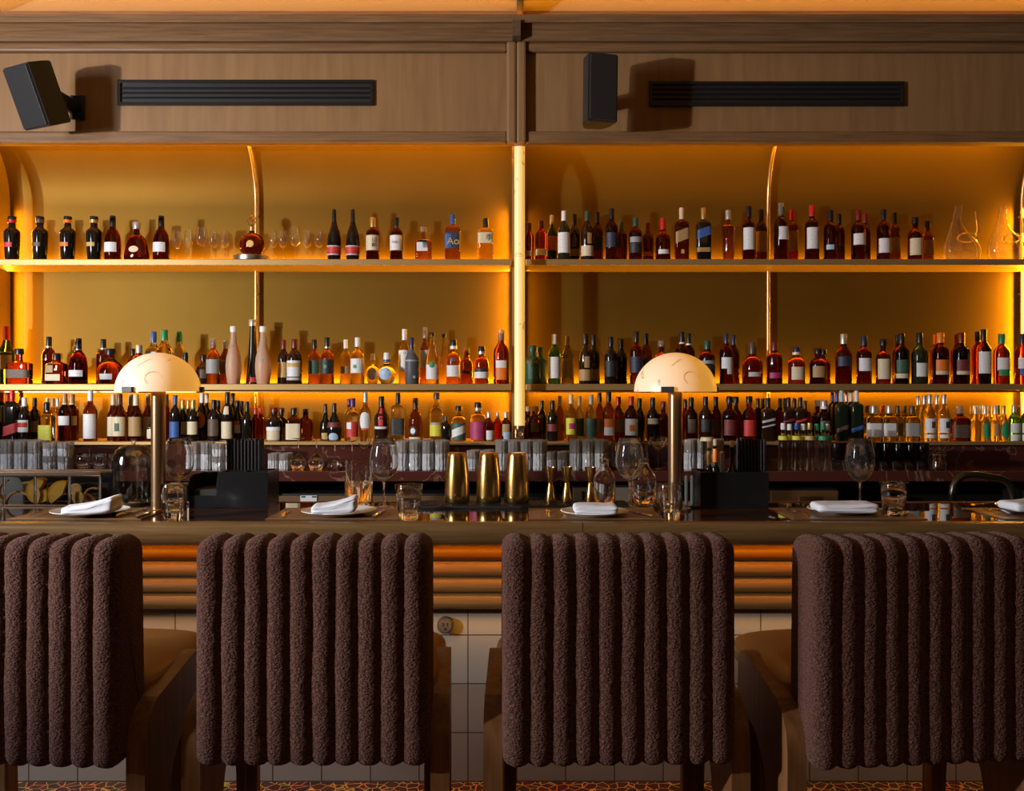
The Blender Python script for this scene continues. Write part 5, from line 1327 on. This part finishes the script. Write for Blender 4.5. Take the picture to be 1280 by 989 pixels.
# open napkin slot on the left with rounded side panels, closed bin on the right
xm = PX(272, d0) - PX(236, d0)
pan = [(0, .008), (0, .09), (.012, .118), (.035, .126), (D - .01, .126), (D, .116), (D, .008)]
for x in (0.0, xm - th): obj('side_panel', MB().prism(pan, lambda u, v, q: (q, u, v), x, x + th), M_blackgl, t)
obj('slot_front', MB().box((xm/2, .003, .028), (xm, .005, .04), .001), M_blackgl, t)
obj('slot_back', MB().box((xm/2, D - .003, .067), (xm, .005, .118), .001), M_blackgl, t)
obj('napkin_stack', MB().box((xm/2 + .004, D/2, .04), (xm - .02, D - .03, .06), .003), mat('black_paper', (.02, .018, .016), .8), t)
bw = W_ - xm
for zz, nm in (((xm + bw/2, .003), 'bin_front'), ((xm + bw/2, D - .003), 'bin_back'), ((xm + bw/2, D*.52), 'divider')):
    obj(nm, MB().box((zz[0], zz[1], .073), (bw, .005, .13), .001), M_blackgl, t)
for x in (xm + .002, xm + bw*.48, W_ - .0025): obj('bin_wall', MB().box((x, D/2, .073), (.005, D - .01, .13), .001), M_blackgl, t)
xs = [PX(284.5 + i*4.35, d0 + .1) for i in range(10)]
straws(0, d0 + .105, xs, ZT + .0105 + .025, .222, 'black drinking straw standing in the left caddy', 'straws in the left caddy')
t, W_, D, th = caddy(856, 961, d0, d1, .138, 'black caddy with corked bottles and straws right of the right lamp')
xm = PX(876, d0) - PX(856, d0)
for x in (.004, .026): obj('rail_post', MB().box((x + .006, .02, .066), (.014, .012, .116), .005), mat('grey_plastic', (.12, .125, .115), .35), t, label='grey rounded upright')
for y, nm in ((.003, 'bin_front'), (D - .003, 'bin_back')): obj(nm, MB().box((xm + (W_ - xm)/2, y, .073), (W_ - xm, .005, .13), .001), M_blackgl, t)
for x in (xm + .002, xm + (W_ - xm)*.42, W_ - .0025): obj('bin_wall', MB().box((x, D/2, .073), (.005, D - .012, .13), .001), M_blackgl, t)
xs = [PX(924 + i*4.0, d0 + .1) for i in range(9)]
straws(0, d0 + .105, xs, ZT + .0105 + .025, .222, 'black drinking straw standing in the right caddy', 'straws in the right caddy')
def corked(px, d, top, foil, gl, label):
    bz = ZT + .0085; h = PZ(top, d) - bz; R = .021
    t = thing('corked_bottle', label, 'bottle', (PX(px, d), d, bz), 0, 'corked bottles in the right caddy')
    obj('glass_body', MB().lathe([(0, 0), (R*.9, 0), (R, .004), (R, h*.42), (R*.8, h*.52), (.009, h*.62), (.0085, h*.9), (0, h*.9)], 20), GM[gl][0], t, smooth=50)
    if foil: obj('neck_foil', MB().lathe([(.0095, h*.64), (.0098, h*.66), (.0098, h*.84), (.0092, h*.85)], 16, close=True), cap_mat(foil), t)
    obj('cork', MB().lathe([(0, h*.88), (.0078, h*.88), (.0085, h*.995), (.007, h), (0, h)], 16), mat('cork', (.55, .42, .26), .8), t)
corked(886.5, d0 + .04, 552, 'G', 'grn', 'corked bottle with gold foil in the right caddy'); corked(894, d0 + .088, 549, 'O', 'grn', 'corked bottle with orange foil in the right caddy'); corked(915, d0 + .07, 551, None, 'blk', 'corked dark bottle touching the right straws')
t = thing('bar_spoon_tube', 'slim steel tube standing beside the corked bottles', 'tube', (PX(903, d0 + .045), d0 + .045, ZT + .0085)); obj('tube', MB().lathe([(0, 0), (.009, 0), (.009, .205), (.0078, .205), (.0078, .01), (0, .01)], 18), M_steel, t); obj('rim', MB().lathe([(.009, .2), (.0105, .203), (.009, .206)], 18, close=True), M_steel, t)

# ------------------------------------------------------------------ garnish case, bell jar, mixing glass, carafes
d0, d1 = 3.57, 3.69
X0, X1 = PX(-22, d0), PX(126, d0); W_ = X1 - X0; H_ = PZ(590, d0) - ZT
t = thing('garnish_case', 'chrome framed glass garnish case at the left end of the bar', 'case', (X0, d0, ZT))
fr = MB(); 
obj('top_frame', MB().box((W_/2, .012, H_ - .010), (W_, .024, .020), .003).box((W_/2, d1 - d0 - .006, H_ - .010), (W_, .012, .020), .003), M_darkbronze, t)
obj('lid_pane', MB().box((W_/2, (d1 - d0)/2 + .006, H_ - .008), (W_ - .004, d1 - d0 - .036, .004)), M_thin, t)
obj('base_frame', MB().box((W_/2, (d1 - d0)/2, .004), (W_, d1 - d0, .008), .001), M_darkbronze, t)
for px in (4, 43, 86, 124.5): obj('chrome_post', MB().tube([(PX(px, d0) - X0, .005, .006), (PX(px, d0) - X0, .005, H_/2), (PX(px, d0) - X0, .005, H_ - .01)], .0056, 16), M_chrome, t)
obj('chrome_edge', MB().tube([(0, -.001, H_ - .016), (W_/2, -.001, H_ - .016), (W_, -.001, H_ - .016)], .003, 10), M_chrome, t)
obj('front_pane', MB().box((W_/2, .012, H_/2 - .004), (W_ - .01, .002, H_ - .026)), M_thin, t)
obj('back_panel', MB().box((W_/2, d1 - d0 - .004, H_/2 - .004), (W_ - .01, .004, H_ - .026)), M_darkcab, t)
def wedge(px, r, th, a, b, d, m, label, cat, zoff=.0085):
    t = thing('citrus_wedge' if m is not M_lemon else 'citrus_peel', label, cat, (PX(px, d), d, ZT + zoff), 0, 'citrus garnishes in the case')
    mb = MB(); n = 18
    def f(u, v):
        q = math.radians(a) + math.radians(b - a)*u; rr = r*(.95 + .05*noise.noise(Vector((px, u*3, v*3))))
        return (rr*math.cos(q), th*(v - .5), rr*math.sin(q))
    O = [[mb.bm.verts.new(f(i/n, j/4)) for j in range(5)] for i in range(n + 1)]
    I = [[mb.bm.verts.new(Vector(f(i/n, j/4))*.86) for j in range(5)] for i in range(n + 1)]
    for G_ in (O, I):
        for i in range(n):
            for j in range(4): mb.bm.faces.new((G_[i][j], G_[i+1][j], G_[i+1][j+1], G_[i][j+1]))
    for i in range(n):
        for j in (0, 4): mb.bm.faces.new((O[i][j], O[i+1][j], I[i+1][j], I[i][j]))
    for i in (0, n):
        for j in range(4): mb.bm.faces.new((O[i][j], O[i][j+1], I[i][j+1], I[i][j]))
    zmin = min(v.co.z for v in mb.bm.verts)
    for v in mb.bm.verts: v.co.z -= zmin
    obj('peel', mb, m, t, smooth=60)
    if m is M_orange:
        fl_ = MB(); fl_.prism([(0, 0)] + [(r*.85*math.cos(math.radians(a + (b - a)*i/12)), r*.85*math.sin(math.radians(a + (b - a)*i/12))) for i in range(13)], lambda u, v, q: (u, q, v - zmin), -th*.42, th*.42)
        obj('flesh', fl_, M_orange_in, t)
for px, r, th, a, b, d, m, l in ((50, .036, .03, 60, 270, 3.615, M_orange, 'orange wedge, left one in the middle bay'), (66, .034, .035, 20, 200, 3.625, M_orange, 'orange wedge in the centre of the middle bay'), (79, .040, .022, 70, 220, 3.61, M_orange, 'orange wedge against the right chrome post'),
                             (13, .035, .018, 100, 250, 3.61, M_lemon, 'curled lemon peel, left one in the left bay'), (24, .042, .02, 40, 170, 3.622, M_lemon, 'curled lemon peel, middle one in the left bay'), (35, .038, .02, -40, 110, 3.61, M_lemon, 'curled lemon peel beside the middle chrome post'),
                             (106, .03, .02, 10, 170, 3.634, M_lemon, 'curled lemon peel in the right bay'), (117, .026, .02, 60, 230, 3.612, M_lemon, 'curled lemon peel at the right end of the case')):
    wedge(px, r*1.45, th, a, b, d, m, l, 'citrus')
for px, py, r, d, l in ((94.5, 612, .024, 3.612, 'dried citrus wheel leaning behind another in the garnish case'), (97.5, 622, .023, 3.598, 'front dried citrus wheel in the garnish case')):
    t = thing('citrus_slice', l, 'citrus', (PX(px, d), d, PZ(py, d)), 0, 'dried citrus wheels')
    obj('flesh', cyl(r*.9, -.003, .003), M_slice, t)
    obj('rind', MB().prism([(r*math.cos(2*PI*i/32), r*math.sin(2*PI*i/32)) for i in range(32)], lambda u, v, q: (u, q, v), -.0024, .0024), M_slice_rim, t)
    sp = MB()
    for k in range(8): sp.box((0, -.0032, r*.44), (.0016, .001, r*.8)); bmesh.ops.rotate(sp.bm, cent=(0, 0, 0), matrix=Matrix.Rotation(PI/4, 3, 'Y'), verts=sp.bm.verts[:])
    obj('segment_lines', sp, M_slice_rim, t)
d = 3.66; t = thing('bell_jar', 'large clear glass bell jar behind the left lamp stem', 'bell jar', (PX(167, d) , d, ZT))
R = .084; H_ = PZ(556, d) - ZT
o = [(R, 0.0125), (R, H_*.62), (R*.95, H_*.78), (R*.82, H_*.9), (R*.6, H_*.97), (R*.3, H_), (0, H_)]; i_ = [(max(0, a - .003), b - (.003 if a < R else 0)) for a, b in o][::-1]
obj('glass_bell', MB().lathe(o + i_ + [o[0]], 48), M_thin, t, smooth=60)
obj('base_board', MB().lathe([(0, 0), (R + .001, 0), (R + .002, .004), (R + .001, .012), (0, .012)], 40), M_darkcab, t)
obj('knob', MB().lathe([(0, H_ - .001), (.008, H_), (.006, H_ + .006), (.012, H_ + .014), (.010, H_ + .022), (0, H_ + .025)], 20), M_glass, t, smooth=60)
# mixing glass
d = 3.63; H_ = PZ(575.5, d) - ZT; R = PX(640 + 16.5, d)
t = thing('mixing_glass', 'straight glass mixing beaker with cut lower band left of a wine glass', 'mixing glass', (PX(448.5, d), d, ZT))
obj('beaker', MB().lathe([(0, 0), (R*.97, 0), (R, .003), (R, H_ - .001), (R - .001, H_), (R - .003, H_ - .001), (R - .003, .016), (0, .014)], 40), M_glass, t, smooth=40)
band = MB(); n = 40
for k in range(2):
    def f(u, v, k=k):
        th = 2*PI*u; return ((R + .0004 + .002*abs(math.sin(10*th + (PI/2 if int(v*9.99) % 2 else 0))))*math.cos(th), (R + .0004 + .002*abs(math.sin(10*th + (PI/2 if int(v*9.99) % 2 else 0))))*math.sin(th), H_*(.05 + .5*v))
    if k == 0: band.grid(f, 120, 10)
obj('cut_band', band, mat('cut_glass', (.95, .86, .68), .05, 0, 1, 1.5), t, smooth=20)
def carafe(px, d, R, top, label):
    H_ = PZ(top, d) - ZT; t = thing('glass_carafe', label, 'carafe', (PX(px, d), d, ZT), 0, 'glass carafes')
    o = [(R*.93, 0), (R, .004), (R, H_*.56), (R*.93, H_*.64), (R*.66, H_*.75), (R*.40, H_*.84), (R*.36, H_*.97)]
    i_ = [(a - .002, b) for a, b in o][::-1]; i_[-1] = (i_[-1][0], .01)
    obj('glass_body', MB().lathe([(0, 0)] + o + i_ + [(0, .009)], 36), M_glass, t, smooth=50)
    obj('stopper_collar', MB().lathe([(R*.37, H_*.93), (R*.45, H_*.94), (R*.45, H_), (R*.36, H_)], 24, close=True), M_chrome, t)
    obj('stopper', MB().lathe([(0, H_*.9), (R*.3, H_*.9), (R*.34, H_), (R*.2, H_*1.03), (0, H_*1.03)], 20), M_glass, t, smooth=50)
carafe(755.5, 3.64, .043, 574, 'clear glass carafe beside the third jigger'); carafe(805, 3.64, .049, 574, 'clear glass carafe beside the right lamp stem')

# sink tap in the aisle, on a steel work shelf
t = thing('work_bench', 'steel sink bench in the aisle behind the bar', 'bench', (1.9, 4.15, 0))
obj('top', MB().box((0, 0, .87), (1.1, .34, .03), .003), M_steel, t)
for sx in (-.52, .52):
    for sy in (-.14, .14): obj('leg', MB().box((sx, sy, .4275), (.035, .035, .855), .003), M_steel, t)
d = 4.1; A = [(1192, 640), (1190, 618), (1192, 607), (1197, 599), (1206, 594), (1218, 593.5), (1250, 598.5), (1258, 602), (1263, 609), (1266, 620), (1267, 634)]
t = thing('sink_tap', 'dark arched sink tap behind the bar at right', 'tap', (PX(1192, d), d, .885))
path = [(PX(x, d) - PX(1192, d), 0, PZ(y, d) - .885) for x, y in A]; path = [(path[0][0], 0, 0)] + path
obj('spout', MB().tube(path, .0165, 14), mat('gunmetal', (.10, .095, .085), .3, .9), t, smooth=60)
obj('flange', MB().lathe([(0, 0), (.032, 0), (.03, .008), (0, .008)], 24), M_bronze, t)
obj('handle', MB().tube([(0.0, -.018, .03), (-.0, -.06, .05)], .006), M_bronze, t)

# ------------------------------------------------------------------ light, world, camera
def area(name, loc, sx, sy, energy, col, rot=None, target=None, parent=None):
    L = bpy.data.lights.new(name, 'AREA'); L.shape = 'RECTANGLE'; L.size = sx; L.size_y = sy; L.energy = energy; L.color = col
    o = bpy.data.objects.new(name, L); COL.objects.link(o); o.location = loc
    if rot is not None: o.rotation_euler = rot
    if target is not None: o.rotation_euler = (Vector(target) - Vector(loc)).to_track_quat('-Z', 'Y').to_euler()
    return o
AMB = (1.0, .43, .015)
def strip_x(name, x0, x1, y, z, e, tilt, col=AMB, w_=.012):
    # tilt: 0 shines down, 180 up; about X
    return area(name, ((x0 + x1)/2, y, z), x1 - x0, w_, e, col, (math.radians(tilt), 0, 0))
for x0, x1, k in ((XL0 + .03, XL1 - .03, 1.0), (XR0 + .03, XR1 - .03, .72)):
    strip_x('strip_cove', x0, x1, 5.10, 2.895, 24.0*k, 145)
    strip_x('strip_upper', x0, x1, 5.478, BASEZ['U'] + .006, 24*k, 175)
    strip_x('strip_middle', x0, x1, 5.478, BASEZ['M'] + .006, 26*k, 175)
    strip_x('strip_lower', x0, x1, 5.455, BASEZ['M'] - .045, 15.0*k, 20)
# upright strips beside the posts
for x, e, r in ((XL1 - .012, 14, 90), (XR0 + .012, 2.4, -90), (XL0 + .012, 13.0, -90), (XR1 - .012, 20.0, 90)):
    area('strip_post', (x, 5.44, 1.95), 1.3, .012, e, AMB, (0, math.radians(r), 0))
strip_x('strip_cornice', -XW + .1, XW - .1, 4.98, 3.515, 7.0, 180, (1.0, .42, .03))
strip_x('strip_bar', -XW + .1, XW - .1, 3.27, .985, 9.5, 15, (1.0, .33, .02))
strip_x('strip_kick', -XW + .1, XW - .1, 3.365, .69, 6.0, -5, (1.0, .42, .06))
# low sun from a window behind left, and its pane of sky
L = bpy.data.lights.new('window_sun', 'POINT'); L.energy = 840; L.color = (1.0, .95, .90); L.shadow_soft_size = .06
o = bpy.data.objects.new('window_sun', L); COL.objects.link(o); o.location = (-4.75, .62, 2.05)
area('window_sky', (-4.08, 1.35, 2.45), 0.55, 1.2, 105, (.80, .88, 1.0), target=(0, 4.0, 1.6))
w = MB(); w.box((-4.04, 1.6, .898), (.07, 7.0, 1.796)); w.box((-4.04, 1.6, 3.45), (.07, 7.0, .5)); w.box((-4.04, -.85, 2.5), (.07, 2.1, 1.4)); w.box((-4.04, 4.2, 2.5), (.07, 1.8, 1.4)); struct('blocker_wall_left', w, M_oak_h)  # unseen wall added as light blocker; its sill keeps lower tiles in shade
area('warm_fill', (1.0, -1.2, 3.3), 4.0, 2.0, 10, (1.0, .50, .15), target=(0.4, 3.5, .6))  # added amber fill from behind the camera, not a particular lamp
W = bpy.data.worlds.new('World'); S.world = W; W.use_nodes = True
W.node_tree.nodes['Background'].inputs[0].default_value = (1.0, .62, .34, 1); W.node_tree.nodes['Background'].inputs[1].default_value = .018
S.cycles.caustics_reflective = False; S.cycles.caustics_refractive = False
S.cycles.max_bounces = 16; S.cycles.transmission_bounces = 14; S.cycles.glossy_bounces = 6; S.cycles.diffuse_bounces = 3; S.cycles.sample_clamp_indirect = 6
cam = bpy.data.cameras.new('camera'); co = bpy.data.objects.new('camera', cam); COL.objects.link(co)
co.location = (0, 0, CZ); co.rotation_euler = (PI/2, 0, 0)
cam.sensor_width = 36; cam.lens = F/1280*36; cam.shift_y = -(494.5 - HY)/1280; cam.clip_end = 60
S.camera = co
vs = S.view_settings; vs.view_transform = 'Standard'; vs.look = 'None'; vs.exposure = 0; vs.gamma = 1; vs.use_curve_mapping = False
